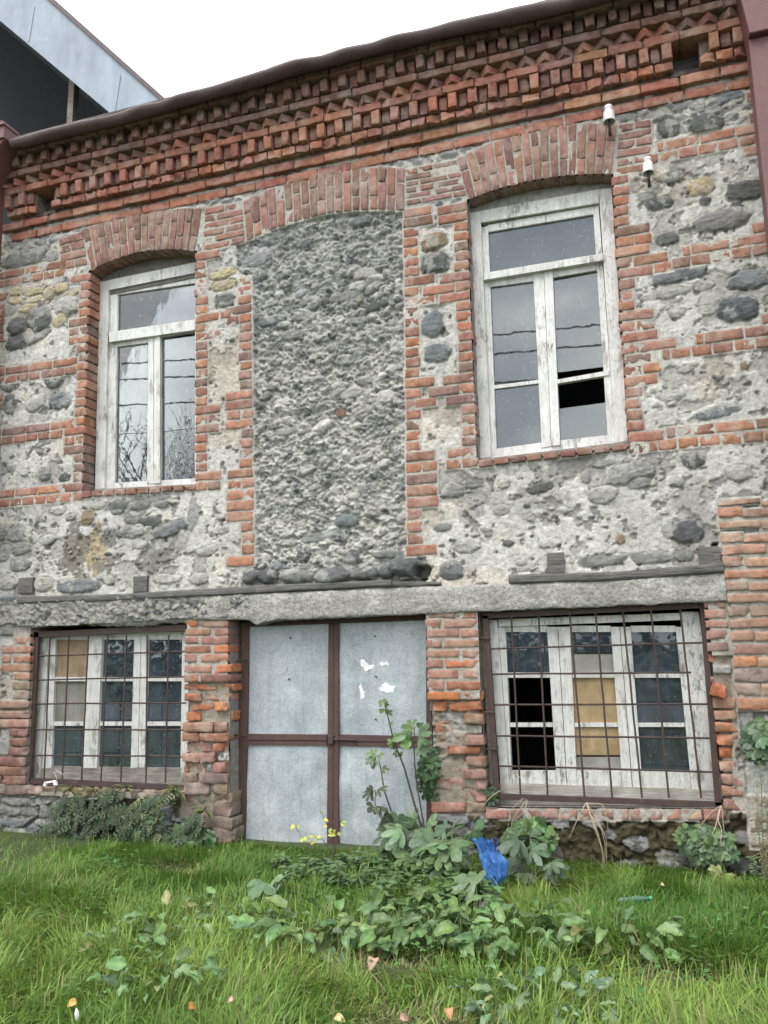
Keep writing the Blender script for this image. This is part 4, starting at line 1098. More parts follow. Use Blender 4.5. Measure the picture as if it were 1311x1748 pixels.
# barred ground floor window, left
M = MB(); Y0 = .11; ka = dict(yt=1091., yb=1308.)
pq(M, colq((64, 84), (54, 68), 1080, 1334, **ka), Y0, Y0+.09)
pq(M, [(84, 1091), (330, 1080), (330, 1068), (84, 1078)], Y0+.002, Y0+.09)
pq(M, colq((313, 326), (310, 323), 1080, 1334, **ka), Y0+.001, Y0+.09)
w4 = part(M, 'window', PAINT, BLD, 'ground floor left window with white casements and a brown boarded column behind bars')
M = MB(); Y1 = Y0+.025
for i, (a, b2) in enumerate((((84.5, 95), (70, 88)), ((152, 174), (142, 165)), ((229, 240), (223, 235)), ((241, 253), (236, 247)), ((311, 318), (308, 316)))): pq(M, colq(a, b2, 1084, 1312, **ka), Y1-(.004, .014, .006, .002, .0)[i], Y1+.05)
PL = [((95, 152), (88, 142)), ((174, 229), (165, 224)), ((253, 311), (247, 308))]
for a, b2 in PL:
    for y0, y1 in ((1081, 1092), (1156, 1163), (1232, 1239)): pq(M, colq(a, b2, y0, y1, **ka), Y1+.002, Y1+.045)
part(M, 'sash', PAINT, w4)
M = MB(); pq(M, [(50, 1350), (326, 1358), (326, 1311), (68, 1308)], Y1-.002, Y1+.05); part(M, 'bottom_rail', GREYWOOD, w4)
for i in range(3):
    for y0, y1 in ((1092, 1156), (1163, 1232), (1239, 1310)):
        q = grow(colq(PL[i][0], PL[i][1], y0, y1, **ka))
        if i == 0 and y0 == 1092: pane(w4, q, Y1+.022, BOARDB, 'board', 'brown board in the left column')
        elif i == 0 and y0 == 1163: pane(w4, q, Y1+.026, CURT, 'board', 'grey brown cloth in the left column')
        elif i == 0:
            pane(w4, grow(colq(PL[0][0], PL[0][1], 1239, 1277, **ka)), Y1+.05, CURT, 'board', 'grey brown cloth in the left column'); pane(w4, q, Y1+.022, GLASS_LOW)
        else: pane(w4, q, Y1+.022, GLASS_LOW)

# grilles
def grille(win, frame, vb, hb, y, rod=.0075, label=None):
    M = MB()
    for q in frame: pq(M, q, y, y+.035, bev=.003)
    g = part(M, 'window_grille', RUST, win, label)
    M = MB()
    rr = [np.linspace(0, 1, 7)]
    def rodp(p, q, yy):
        a, b2 = W(*p, yy), W(*q, yy); n = 9; t = np.linspace(0, 1, n)[:, None]
        pts = a+(b2-a)*t; pts[1:-1] += RS.normal(size=(n-2, 3))*.0014
        tube(M, pts, rod, 7)
    for p, q in vb: rodp(p, q, y+.006)
    for p, q in hb: rodp(p, q, y+.019)
    part(M, 'grille_bars', RUST, win, None, True)
xt = (872, 919, 972, 1016, 1063, 1111, 1161); xb = (889, 935, 998, 1045, 1096, 1142, 1197)
grille(w3, [[(843, 1364), (853, 1364), (833, 1050), (823, 1050)], [(823, 1056), (1196, 1038), (1194, 1028), (823, 1047)], [(1221, 1376), (1232, 1377), (1204, 1029), (1194, 1029)], [(842, 1365), (1236, 1379), (1236, 1370), (842, 1355)]],
       [((a, 1040), (b2, 1362)) for a, b2 in zip(xt, xb)],
       [((826, 1108), (1200, 1097)), ((830, 1151), (1180, 1148)), ((833, 1203), (1212, 1202)), ((837, 1256), (1219, 1260)), ((841, 1307), (1225, 1318)), ((1086, 1101), (1127, 1100))], .035)
xt = (86, 118, 151, 184, 216, 251, 288); xb = (75, 106, 139, 172, 206, 249, 282)
grille(w4, [[(43, 1333), (52, 1333), (66, 1079), (57, 1079)], [(57, 1088), (317, 1076), (317, 1066), (57, 1079)], [(42, 1337), (316, 1349), (316, 1341), (42, 1328)]],
       [((a, 1084), (b2, 1336)) for a, b2 in zip(xt, xb)],
       [((55, 1120), (320, 1112)), ((52, 1161), (320, 1155)), ((50, 1201), (318, 1200)), ((49, 1245), (316, 1246)), ((47, 1289), (316, 1292))], .03)
# grey timber strip and wall hooks beside the right grille
M = MB(); pq(M, [(836, 1340), (846, 1340), (828, 1075), (820, 1075)], .10, .16); part(M, 'lining_board', GREYWOOD, w3)
M = MB()
for (px, py) in ((826, 1090), (834, 1216), (838, 1279)):
    a = W(px-9, py, .02); b2 = W(px+12, py+1, .03); tube(M, [a, (a+b2)/2+np.array([0, -.01, .005]), b2], .007, 6)
part(M, 'wall_hook', RUST, w3)

# ------------------------------------------------------------------ sheet metal door
YD = .17
M = MB()
pq(M, [(402, 1446), (418, 1446), (425, 1062), (412, 1062)], YD, YD+.05)
pq(M, [(425, 1070), (740, 1058), (740, 1044), (425, 1056)], YD+.001, YD+.05)
pq(M, [(558, 1446), (567.5, 1446), (569, 1064), (560.5, 1064)], YD-.006, YD+.04)
pq(M, [(568, 1446), (577.5, 1446), (578, 1064), (569.5, 1064)], YD-.002, YD+.04)
pq(M, [(728, 1446), (742, 1446), (741, 1056), (727, 1056)], YD, YD+.05)
pq(M, [(420, 1263), (558, 1264), (558, 1254), (420, 1253)], YD+.002, YD+.04)
pq(M, [(420, 1272), (558, 1273), (558, 1264.5), (420, 1263.5)], YD+.008, YD+.04)
pq(M, [(578, 1265), (728, 1267), (728, 1257), (578, 1254)], YD+.002, YD+.04)
pq(M, [(578, 1273), (728, 1277), (728, 1267.5), (578, 1265.5)], YD+.008, YD+.04)
door = part(M, 'metal_door', REDIRON, BLD, 'double door of galvanised sheets in a rusty red brown iron frame')
def sheet_y(x, z): return YD+.02+(fbm(np.asarray(x)*2.4, np.asarray(z)*2.4, 3, 9)-.5)*.026
def sheet(pts):
    """sheet panel with a slight dent field"""
    c = [W(*p, YD+.02) for p in pts]; n = 40
    u, v = np.meshgrid(np.linspace(0, 1, n), np.linspace(0, 1, n))
    P = (c[0]*((1-u)*(1-v))[..., None]+c[1]*(u*(1-v))[..., None]+c[2]*(u*v)[..., None]+c[3]*((1-u)*v)[..., None])
    P[..., 1] += (fbm(P[..., 0]*2.4, P[..., 2]*2.4, 3, 9)-.5)*.026
    M = MB(); i0 = np.arange(n*n).reshape(n, n)
    Q = np.stack([i0[:-1, :-1], i0[:-1, 1:], i0[1:, 1:], i0[1:, :-1]], -1).reshape(-1, 4)
    M.add(P.reshape(-1, 3), q=Q); B2 = P.copy(); B2[..., 1] += .003; M.add(B2.reshape(-1, 3), q=Q[:, ::-1])
    return M.build('sheet_panel', GALV, door)
sheet([(419, 1256), (561, 1257), (563, 1060), (422, 1062)]); sheet([(575, 1260), (730, 1262), (730, 1054), (576, 1058)])
sheet([(412, 1452), (561, 1452), (561, 1268), (418, 1268)]); sheet([(574, 1452), (734, 1452), (730, 1270), (575, 1268)])
M = MB()
a = W(561, 1262, YD-.02); b2 = W(608, 1263, YD-.02); tube(M, [a, (a+b2)/2, b2], .008, 7)
pq(M, [(559, 1271), (568, 1271), (568, 1256), (559, 1256)], YD-.03, YD, bev=.004)
part(M, 'latch', RUST, door, None, True); M = MB()
for (p, q) in (((403, 1128), (421, 1126)), ((399, 1254), (420, 1256))):
    M = MB(); tube(M, [W(*p, YD-.09), W(*q, YD-.01)], .008, 6); part(M, 'hinge_pin', RUST, door, None, True)
for px, py in ((418, 1140), (496, 1089), (494, 1159), (640, 1086), (642, 1155), (642, 1228)):
    M = MB(); p = W(px, py, YD+.014); tube(M, [p, p+np.array([0, -.012, 0])], .007, 8); part(M, 'bolt_head', RUST, door, None, True)
M = MB()
def mark(pts, w=.0035):
    n = len(pts); q = []
    P = np.array([W(380+x/2.648, 900+y/2.648, YD-.004) for x, y in pts]); 
    t = np.linspace(0, n-1, n*8); P = np.stack([np.interp(t, range(n), P[:, k]) for k in range(3)], 1)
    ker = np.ones(7)/7
    for k in (0, 2): P[:, k] = np.convolve(np.pad(P[:, k], 3, 'edge'), ker, 'valid')
    P[:, 1] = sheet_y(P[:, 0], P[:, 2])-.0035
    tube(M, P, w*.55, 5, c=(.62, .64, .65))
mark([(213, 585), (216, 560), (235, 550), (262, 548), (285, 575), (293, 615), (287, 645), (270, 662), (255, 664), (245, 655)])
mark([(303, 578), (308, 562), (322, 550), (340, 549), (347, 560), (350, 578)]); mark([(370, 522), (400, 530), (416, 548), (412, 562), (392, 573), (385, 570)])
mark([(603, 556), (612, 550), (624, 553), (626, 560)], .0025)
part(M, 'chalk_scribble', mat_plain('chalk', (.60, .62, .63), .9, .1), door, None, True)
PAPER = mat_plain('torn_paper', (.74, .74, .72), .9, .12, 30)
for pts in ([(622, 600), (640, 596), (650, 612), (668, 625), (688, 622), (686, 632), (670, 642), (655, 652), (640, 646), (622, 620)], [(707, 618), (718, 605), (728, 612), (745, 604), (752, 626), (735, 622), (722, 626), (712, 622)],
            [(703, 728), (722, 714), (730, 700), (748, 702), (758, 716), (782, 722), (768, 745), (750, 748), (732, 742), (716, 740)], [(620, 720), (628, 702), (630, 728), (645, 742), (640, 768), (624, 780), (620, 750)]):
    M = MB(); Pp = np.array([W(380+x/2.648, 900+y/2.648, YD+.018) for x, y in pts]); Pp = np.repeat(Pp, 3, 0); nx_ = np.roll(Pp, -3, 0); k3 = (np.arange(len(Pp)) % 3/3)[:, None]
    Pp = Pp*(1-k3)+nx_*k3; ctr_ = Pp.mean(0); Pp = Pp+(RS.normal(size=Pp.shape)*.0035); mid_ = (Pp+ctr_)/2; allp = np.vstack([Pp, mid_, ctr_]); n_p = len(Pp)
    allp[:, 1] = sheet_y(allp[:, 0], allp[:, 2])-.0025-np.r_[RS.rand(n_p)*.006*(RS.rand(n_p) < .3), np.zeros(n_p+1)]
    M.add(allp, q=[[a_, (a_+1) % n_p, n_p+(a_+1) % n_p, n_p+a_] for a_ in range(n_p)], t=[[n_p+a_, n_p+(a_+1) % n_p, 2*n_p] for a_ in range(n_p)])
    part(M, 'paper_scrap', PAPER, door)

# ------------------------------------------------------------------ gutter, downpipes, roof
GPX = [(20, 241), (40, 236), (110, 219), (185, 201), (240, 186), (280, 175), (340, 157), (400, 141), (460, 124), (510, 106), (522, 103), (548, 99), (620, 80), (690, 62), (770, 42), (850, 27), (905, 15), (960, 2), (1060, -24), (1200, -60), (1330, -92)]
top = np.array([W(*p, -.40) for p in GPX])
M = MB()
xs = np.linspace(top[0, 0], top[-1, 0]+.5, 160); zt = np.interp(xs, top[:, 0], top[:, 2]); 
bend = fbm(xs*2.2, xs*0, 3, 3)-.5; fine = fbm(xs*5.5, xs*0+3, 4, 13)
prof = [(-.30, .01), (-.335, -.055), (-.365, -.075), (-.40, -.075), (-.43, -.05), (-.445, -.02), (-.442, .0), (-.425, .006), (-.41, -.004), (-.40, -.045), (-.36, -.06), (-.325, -.045), (-.285, .02)]
V = []
for k, x in enumerate(xs):
    for (y, z) in prof: V.append((x, y+bend[k]*.03+.010*(y < -.40)*math.sin(x*9+2*math.sin(x*3.1)), zt[k]+z*(.86+.3*fine[k])+bend[k]*.02+(.014*(fine[k]-.5) if y < -.38 else 0)))
L = len(prof); Q = [[i*L+j, (i+1)*L+j, (i+1)*L+j+1, i*L+j+1] for i in range(len(xs)-1) for j in range(L-1)]
M.add(V, q=Q); M.build('gutter', GUTM, BLD)
M = MB()
zr = lambda k: zt[k]+.012
V = [];
for k, x in enumerate(xs): V += [(x, -.40, zt[k]-.01+.02), (x, -.33, zt[k]+.03), (x, 1.6, zt[k]+.75), (x, 3.6, zt[k]+1.5)]
Q = [[i*4+j, (i+1)*4+j, (i+1)*4+j+1, i*4+j+1] for i in range(len(xs)-1) for j in range(3)]
M.add(V, q=Q); M.build('roof', GUTM, BLD)
M = MB(); box(M, (XA-.05, -.39, 6.672), (XB, .6, 6.69), (.08, .06, .05)); M.build('eaves_board', TIMBER, BLD)
# left downpipe
xl = W(13, 235, -.13)[0]
M = MB(); box(M, (xl-.15, -.28, .3), (xl-.0, -.13, 6.35), bev=.008)
hx_, hz_ = W(29, 228, -.33)[0], W(15, 212, -.45)[2]
prism(M, [(xl-.15, 6.30), (xl-.01, 6.30), (hx_-.02, hz_-.16), (xl-.26, hz_-.16)], -.47, -.13, bev=.006)
box(M, (xl-.28, -.49, hz_-.16), (hx_-.012, -.31, hz_-.03), bev=.006); box(M, (xl-.30, -.51, hz_-.03), (hx_, -.30, hz_), bev=.006)
for i in range(7): box(M, (hx_-.05-i*.042, -.505, hz_), (hx_-.028-i*.042, -.47, hz_+.018+.012*(i % 2)), bev=.002)
M.build('downpipe', PIPEM, BLD, False)
xr = W(1296, 237, -.28)[0]
M = MB(); box(M, (xr, -.28, .0), (xr+.16, -.12, 6.02), bev=.008)
prism(M, [(xr, 6.02), (xr+.17, 6.02), (xr+.26, 6.62), (xr-.07, 6.62)], -.34, -.10, bev=.006)
box(M, (xr-.09, -.37, 6.62), (xr+.28, -.08, 6.70), bev=.006)
M.build('downpipe', PIPEM, BLD, False)

# ------------------------------------------------------------------ taller gable behind, upper left
YG = .9
NB = empty('neighbour_house', W(-100, 300, YG+2), 'taller house behind with a grey sheet metal gable edge over a dark open loft', 'house')
M = MB()
tl, trr, brr, bl = (-210, -268), (347, 230), (262, 255), (-300, -217)
pq(M, [bl, brr, trr, tl], YG, YG+.04, bev=.0)
fas = M.build('gable_fascia', None, NB, False)
fm, nt, b = nmat('grey_sheet_metal'); s = NT(nt)
cc = s.ramp(s.noise(1.6, 7, .6, s.coord((2.5, 1, .8))), [(.3, (.16, .19, .225)), (.7, (.26, .30, .34))])
cc = s.mix(s.ramp(s.noise(8, 6, .7, s.coord((5, 1, .6))), [(.58, 0.0), (.68, .4)]), cc, (.46, .50, .54))
s.link(cc, b.inputs['Base Color']); b.inputs['Roughness'].default_value = .55; b.inputs['Metallic'].default_value = .2
s.bump(b, s.noise(2.2, 3, .5), .03, .4)
fas.data.materials.append(fm)
for a_, b_ in (((58, 10), (48, 71)), ((205, 127), (195, 191)), ((-95, -120), (-105, -65))):
    M = MB(); pq(M, [(b_[0]-1.2, b_[1]), (b_[0]+1.2, b_[1]), (a_[0]+1.2, a_[1]), (a_[0]-1.2, a_[1])], YG-.006, YG-.0005, bev=.002)
    M.build('sheet_seam', fm, NB, False)
M = MB()
d = np.array((10, -9.0))
pq(M, [(tl[0]-3, tl[1]+3), (trr[0]-3, trr[1]+3), (trr[0]+2, trr[1]-2), (tl[0]+2, tl[1]-2)], YG-.03, YG+5.5, bev=.01)
M.build('roof', GUTM, NB, False)
SHADEW = mat_plain('shaded_loft_boards', (.010, .012, .016), .9, .4, 4)  # near-black blue colour carries the shade under the gable roof
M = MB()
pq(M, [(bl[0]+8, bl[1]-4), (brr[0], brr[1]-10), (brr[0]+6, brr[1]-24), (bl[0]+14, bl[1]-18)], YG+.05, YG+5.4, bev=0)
M.build('soffit', SHADEW, NB, False); M = MB()
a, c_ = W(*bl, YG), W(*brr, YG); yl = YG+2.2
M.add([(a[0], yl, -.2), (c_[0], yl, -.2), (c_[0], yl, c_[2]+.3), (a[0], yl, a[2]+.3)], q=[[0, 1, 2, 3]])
M.build('loft_wall', SHADEW, NB, False)
M = MB(); pq(M, [(112, 235), (122, 233), (127, 132), (118, 132)], YG+.35, YG+.45, bev=.004)
M.build('post', GREYWOOD, NB, False)

# ------------------------------------------------------------------ porcelain insulators
PORC = mat_plain('white_porcelain', (.60, .59, .57), .22, .06, 5)
def insulator(pt, pb, pw, label):
    yy = -.13
    a, b2 = W(*pb, yy), W(*pt, yy); h = np.linalg.norm(b2-a); ax = (b2-a)/h; ax = ax+np.array([0, .1, 0]); ax /= np.linalg.norm(ax)
    t = empty('insulator', W(pw[0], pw[1], 0), label, 'insulator', 'porcelain insulators on the wall')
    R = h*.30
    prof = [(0, 1.0), (.45, .99), (.66, .94), (.70, .86), (.60, .78), (.50, .72), (.60, .66), (.84, .62), (.92, .52), (.94, .35), (.98, .12), (1.04, .0), (.98, -.01), (.86, .06), (.8, .3), (0, .32)]
    sx = np.array([1, 0, 0.0]); sx = sx-ax*(sx@ax); sx /= np.linalg.norm(sx); sy = np.cross(ax, sx)
    n = 20; V = []
    for r, z in prof:
        for k in range(n): V.append(a+ax*z*h+R*r*(math.cos(k*2*PI/n)*sx+math.sin(k*2*PI/n)*sy))
    Q = [[i*n+k, i*n+(k+1) % n, (i+1)*n+(k+1) % n, (i+1)*n+k] for i in range(len(prof)-1) for k in range(n)]
    M = MB(); M.add(V, q=Q); M.build('porcelain_cup', PORC, t)
    M = MB(); w = W(pw[0], pw[1], .03)
    tube(M, [a+ax*h*.3, a-ax*.02, a-ax*.06+np.array([0, .015, 0]), a-ax*.085+np.array([0, .05, 0]), w], .0115, 8)
    M.build('iron_hook', RUST, t)
insulator((1038, 178), (1040, 209), (1040, 224), 'white porcelain insulator on an iron hook just above the right window arch')
insulator((1105, 267), (1107, 296), (1109, 312), 'white porcelain insulator on an iron hook beside a pale mortar patch, lower of two')

# ------------------------------------------------------------------ ground
def gz(x, y): return (fbm(np.asarray(x)*.8+50, np.asarray(y)*.8+50, 3, 7)-.5)*.07*sstep(0, -.6, np.asarray(y))+(fbm(np.asarray(x)*3+50, np.asarray(y)*3+50, 2, 8)-.5)*.03
xs = np.concatenate([np.linspace(-160, -9, 14), np.linspace(-8.5, 5, 160), np.linspace(6, 160, 14)])
ys = np.concatenate([np.linspace(-160, -9, 14), np.linspace(-8, .6, 110), np.linspace(1.5, 120, 10)])
gx, gy = np.meshgrid(xs, ys); ghz = gz(gx, gy)
M = MB(); i0 = np.arange(gx.size).reshape(gx.shape)
M.add(np.stack([gx, gy, ghz-.012], -1).reshape(-1, 3), q=np.stack([i0[:-1, :-1], i0[:-1, 1:], i0[1:, 1:], i0[1:, :-1]], -1).reshape(-1, 4))
gm, nt, b = nmat('grassy_soil'); s = NT(nt)
cc = s.ramp(s.noise(3, 8, .7), [(.3, (.030, .045, .012)), (.6, (.05, .075, .02)), (.8, (.09, .08, .04))])
s.link(cc, b.inputs['Base Color']); b.inputs['Roughness'].default_value = 1; s.bump(b, s.noise(40, 6, .7), .02)
tag(M.build('ground', gm), kind='structure')

M = MB(); i0 = np.arange(41*5).reshape(5, 41)
lx, ly = np.meshgrid(np.linspace(-60, 50, 41), np.linspace(-14.8, -9.6, 5))
M.add(np.stack([lx, ly, np.full(lx.shape, .075)], -1).reshape(-1, 3), q=np.stack([i0[:-1, :-1], i0[:-1, 1:], i0[1:, 1:], i0[1:, :-1]], -1).reshape(-1, 4))
tag(M.build('added_lane', mat_plain('added_gravel', (.17, .165, .16), .95, .3, 6, 0, .01)), kind='structure')  # grey strip added behind the viewpoint so the lower panes mirror grey

# grass
rs = np.random.RandomState(21)
def blades(n, x0, x1, y0, y1):
    x = rs.uniform(x0, x1, n); y = rs.uniform(y0, y1, n)
    dens = fbm(x*1.6, y*1.6, 4, 31)
    dry = np.zeros(n)
    for (px, py, r) in ((640, 1625, .26), (1150, 1650, .20), (300, 1470, .16), (700, 1735, .22)):
        g = G(px, py, .05); dry = np.maximum(dry, sstep(1.2, .4, np.hypot((x-g[0])/(r*1.5), (y-g[1])/r)+(fbm(x*6, y*6, 3, 41)-.5)))
    keep = rs.rand(n) < (.45+.9*dens)*(1-.55*dry)
    x, y, dens, dry = x[keep], y[keep], dens[keep], dry[keep]; n = len(x)
    tn = fbm(x*3.3, y*3.3, 3, 51); t2 = fbm(x*1.1, y*1.1, 3, 61)
    L = (.035+.12*tn+.07*rs.rand(n)**1.5)*(.75+.5*t2)*(1-.62*dry)*.68*(1-.40*sstep(-.7, -.1, y))
    lg = rs.rand(n) < .09*sstep(-.9, -1.8, y)+.03; L = np.where(lg, L*1.35+.05, L*.92)
    th = 2*PI*2.2*fbm(x*1.7, y*1.7, 2, 71)+rs.normal(0, .8, n)
    lean = np.clip(rs.normal(.85, .42, n)+.25*(tn-.5), .03, 1.45)
    wd = rs.uniform(.0016, .0034, n)*np.where(lg, 1.45, 1.0)*(1+.5*(rs.rand(n) < .12))
    dx, dy = np.cos(th), np.sin(th)
    near = y > -.10; dy = np.where(near, -np.abs(dy), dy)
    sxx, sy = -dy, dx
    z0 = gz(x, y)-.015
    S4 = np.array([0, .38, .72, 1.0]); wS = np.array([1, .9, .6, .0])
    V = np.zeros((n, 7, 3))
    for i, (s_, w_) in enumerate(zip(S4, wS)):
        ho = L*np.sin(lean*(.35+.75*s_))*s_; ve = L*np.cos(lean*(.35+.75*s_))*s_
        cx_, cy_, cz_ = x+dx*ho, y+dy*ho, z0+ve
        if i < 3:
            V[:, 2*i] = np.stack([cx_-sxx*wd*w_, cy_-sy*wd*w_, cz_], -1); V[:, 2*i+1] = np.stack([cx_+sxx*wd*w_, cy_+sy*wd*w_, cz_], -1)
        else: V[:, 6] = np.stack([cx_, cy_, cz_], -1)
    k = np.arange(n)[:, None]*7
    Q = np.concatenate([k+np.array([0, 1, 3, 2]), k+np.array([2, 3, 5, 4])]); T = k+np.array([4, 5, 6])
    hue = fbm(x*.9+3, y*.9, 3, 81)
    a = np.array((.078, .172, .028)); b_ = np.array((.215, .315, .068)); c_ = np.array((.34, .31, .15))
    col = a+(b_-a)*np.clip(hue*1.5-.35+rs.normal(0, .16, n)+.25*sstep(-1.2, -2.6, y), 0, 1)[:, None]
    col *= rs.uniform(.75, 1.2, n)[:, None]
    dd = (rs.rand(n) < .06+.6*dry)
    col = np.where(dd[:, None], c_*rs.uniform(.6, 1.1, n)[:, None], col)
    return V.reshape(-1, 3), Q, T, np.repeat(col, 7, 0)
M = MB()
for a in ((230000, -4.6, 1.6, -3.5, -.01), (42000, -7.5, 3.4, -5.2, -.01), (16000, -9, 6, -9.6, -5.2)):
    V, Q, T, cl = blades(*a); M.add(V, q=Q, t=T, c=cl)
tag(M.build('grass', GRASSM), kind='stuff')

M = MB(); cs = np.random.RandomState(77); P5 = np.array([[0, 0, 0], [.5, .45, .06], [.42, .95, .0], [0, .86, -.03], [-.42, .95, .0], [-.5, .45, .06]])
VV, TT, CC = [], [], []; nb = 0
cen = [(cs.uniform(-4.2, 1.2), cs.uniform(-3.4, -.35)) for _ in range(46)]
for (cx0, cy0) in cen:
    for _ in range(cs.randint(25, 75)):
        x, y = cx0+cs.normal()*.16, cy0+cs.normal()*.11; h_ = cs.uniform(.035, .10); z = float(gz(x, y))+h_; L_ = cs.uniform(.010, .019)
        tx, ty = cs.normal()*.25, cs.normal()*.25-.15; col_ = np.array((.075, .165, .045))*cs.uniform(.7, 1.5)
        for k in range(3):
            a_ = k*2.1+cs.rand(); ca, sa = math.cos(a_), math.sin(a_)
            px_ = P5[:, 0]*ca-P5[:, 1]*sa; py_ = P5[:, 0]*sa+P5[:, 1]*ca
            VV.append(np.stack([x+px_*L_, y+py_*L_, z+P5[:, 2]*L_+(px_*tx+py_*ty)*L_], -1)); TT += [[nb, nb+1, nb+2], [nb, nb+2, nb+3], [nb, nb+3, nb+4], [nb, nb+4, nb+5]]; nb += 6; CC.append(np.tile(col_, (6, 1)))
M.add(np.concatenate(VV), t=TT, c=np.concatenate(CC)); tag(M.build('clover', LEAF), kind='stuff')

# ------------------------------------------------------------------ leaves and plants
def L_oval(L, w, fold=.25, curl=.4, wav=.0, n=9, tip=1.0, basew=.25):
    t = np.linspace(0, 1, n); prof = np.sin(PI*np.clip(t, 0, 1)**.8)**.8*(1-.0*t)+basew*(1-t)*(t > 0)*.6
    prof[0] = .04; prof[-1] = .02
    ang = curl*t
    yy = np.cumsum(np.r_[0, np.cos((ang[1:]+ang[:-1])/2)*np.diff(t)])*L; zz = -np.cumsum(np.r_[0, np.sin((ang[1:]+ang[:-1])/2)*np.diff(t)])*L
    V = []
    ph = random.random()*6
    for k, u in enumerate((-1, -.5, 0, .5, 1)):
        xw = u*prof*w/2
        V.append(np.stack([xw, yy, zz+abs(u)*prof*w/2*fold+(wav*L*np.sin(t*14+ph+u*2)*abs(u))], -1))
    V = np.array(V).reshape(-1, 3)
    Q = [[a*n+i, (a+1)*n+i, (a+1)*n+i+1, a*n+i+1] for a in range(4) for i in range(n-1)]
    return V, Q, None
def L_lobed(L, lobes=5, depth=.55, spread=1.9, curl=.3, n=8):
    """palmate leaf (fig, ivy): outline in polar form about a point near the base"""
    th = np.linspace(-spread, spread, lobes*n+1); k = (th+spread)/(2*spread)*lobes
    f = np.abs(np.cos((k-.5)*PI))   # 1 at lobe axes
    big = .62+.38*np.cos(th*.62)
    r = big*((1-depth)+depth*f**.7)*(1+.04*np.sin(k*PI*6))
    r = np.r_[.05, r, .05]; th = np.r_[-spread-.35, th, spread+.35]
    m = len(th)
    V = [[0, 0, 0]]
    for q in (.5, 1.0):
        for a, rr in zip(th, r):
            x, y = math.sin(a)*rr*q*L, math.cos(a)*rr*q*L
            V.append([x, y, -curl*(x*x+y*y)/L+.06*L*math.sin(a*5)*q])
    V = np.array(V)
    T = [[0, 1+i+1, 1+i] for i in range(m-1)]; Q = [[1+i, 1+i+1, 1+m+i+1, 1+m+i] for i in range(m-1)]
    return V, Q, T
def place(M, leaf, pos, d, up=(0, 0, 1), c=(.1, .2, .05), roll=0.0):
    V, Q, T = leaf
    d = np.array(d, float); d /= np.linalg.norm(d)+1e-9; up = np.array(up, float)
    n = up-d*(up@d)
    if np.linalg.norm(n) < 1e-3: n = np.array([1, 0, 0.])
    n /= np.linalg.norm(n); s_ = np.cross(d, n)
    ca, sa = math.cos(roll), math.sin(roll); s2 = s_*ca+n*sa; n2 = -s_*sa+n*ca
    if T is None and len(V) % 5 == 0:
        m5 = len(V)//5; c = np.tile(np.asarray(c, float), (len(V), 1)); c[2*m5:3*m5] *= 1.32
    M.add(np.array(pos)+V[:, :1]*s2+V[:, 1:2]*d+V[:, 2:3]*n2, q=Q, t=T, c=c)
def vary(c, k=.25):
    f = random.uniform(1-k, 1+k); return np.array(c)*f*np.array([random.uniform(.88, 1.15), 1, random.uniform(.8, 1.15)])
PALE, MID, DARK, FIG, YEL = (.108, .185, .066), (.095, .165, .055), (.035, .068, .026), (.12, .19, .085), (.42, .40, .07)
def finish(t, F_, S_, fn='foliage', sn='stem'):
    if F_.n: F_.build(fn, LEAF, t)
    if S_.n: S_.build(sn, STEM, t)
def rosette(px, py, n, L0, L1, label, col=PALE, spread=.16, cat='weed', lob=0.0, tall=.0, group=None):
    b_ = G(px, py, .05); b_[2] = float(gz(b_[0], b_[1]))
    t = empty('broadleaf_weed', b_, label, cat, group); F_, S_ = MB(), MB()
    for i in range(int(n*2.7)):
        a = random.uniform(0, 2*PI); r = spread*1.15*math.sqrt(random.random())
        p = b_+np.array([math.cos(a)*r*1.4, math.sin(a)*r, 0]); el = random.uniform(.15, .95)
        st = random.uniform(.02, .10)+tall*random.random()
        d = np.array([math.cos(a)*math.cos(el), math.sin(a)*math.cos(el)-.12, math.sin(el)])
        q = p+np.array([d[0]*st*.6, d[1]*st*.6, st+.03])
        tube(S_, [p, (p+q)/2+np.array([0, 0, .012]), q], [.0035, .003, .0022], 5, c=vary((.12, .17, .06)))
        L = random.uniform(L0*.36, L1*.72)
        d2 = np.array([math.cos(a), math.sin(a)-.25, random.uniform(-.35, .7)])
        if random.random() < lob: lf_ = L_lobed(L*.8, 5, .5, curl=.35)
        else: lf_ = L_oval(L, L*random.uniform(.34, .52), random.uniform(.1, .5), random.uniform(.2, 1.5), .05)
        place(F_, lf_, q, d2, (random.gauss(0, .3), random.gauss(-.3, .3), 1), vary(col if random.random() < .95 else (.20, .22, .08), .38), random.gauss(0, .35))
    finish(t, F_, S_); return t
wl = 'broad leaved weeds in the grass'
for a in ((505, 1600, 12, .13, .22, 'loose pale broad leaved weed at the left end of the weed patch', PALE, .20), (590, 1590, 22, .14, .24, 'spreading pale dock clump in front of the metal door', PALE, .22),
          (690, 1580, 26, .14, .24, 'thick pale dock clump below the fig sapling', PALE, .24), (795, 1590, 24, .13, .23, 'pale dock clump below the blue bag', PALE, .24),
          (880, 1600, 14, .12, .22, 'ragged pale dock clump right of the blue bag', PALE, .2), (1035, 1600, 18, .12, .20, 'bug eaten pale weed below the right barred window', PALE, .22),
          (930, 1715, 22, .10, .17, 'round leaved weed nearest the camera, right of centre', (.12, .19, .10), .20), (275, 1680, 12, .11, .18, 'flattened pale weed in the left foreground grass', PALE, .16),
          (385, 1550, 9, .10, .17, 'small pale weed standing between door and left lawn', PALE, .10), (290, 1580, 9, .12, .18, 'wilted pale weed lying in the left lawn', PALE, .15), (215, 1610, 6, .10, .16, 'low pale leaves lying flat in the left lawn', PALE, .12)):
    rosette(a[0], a[1], a[2], a[3], a[4], a[5], a[6], a[7], group=wl)
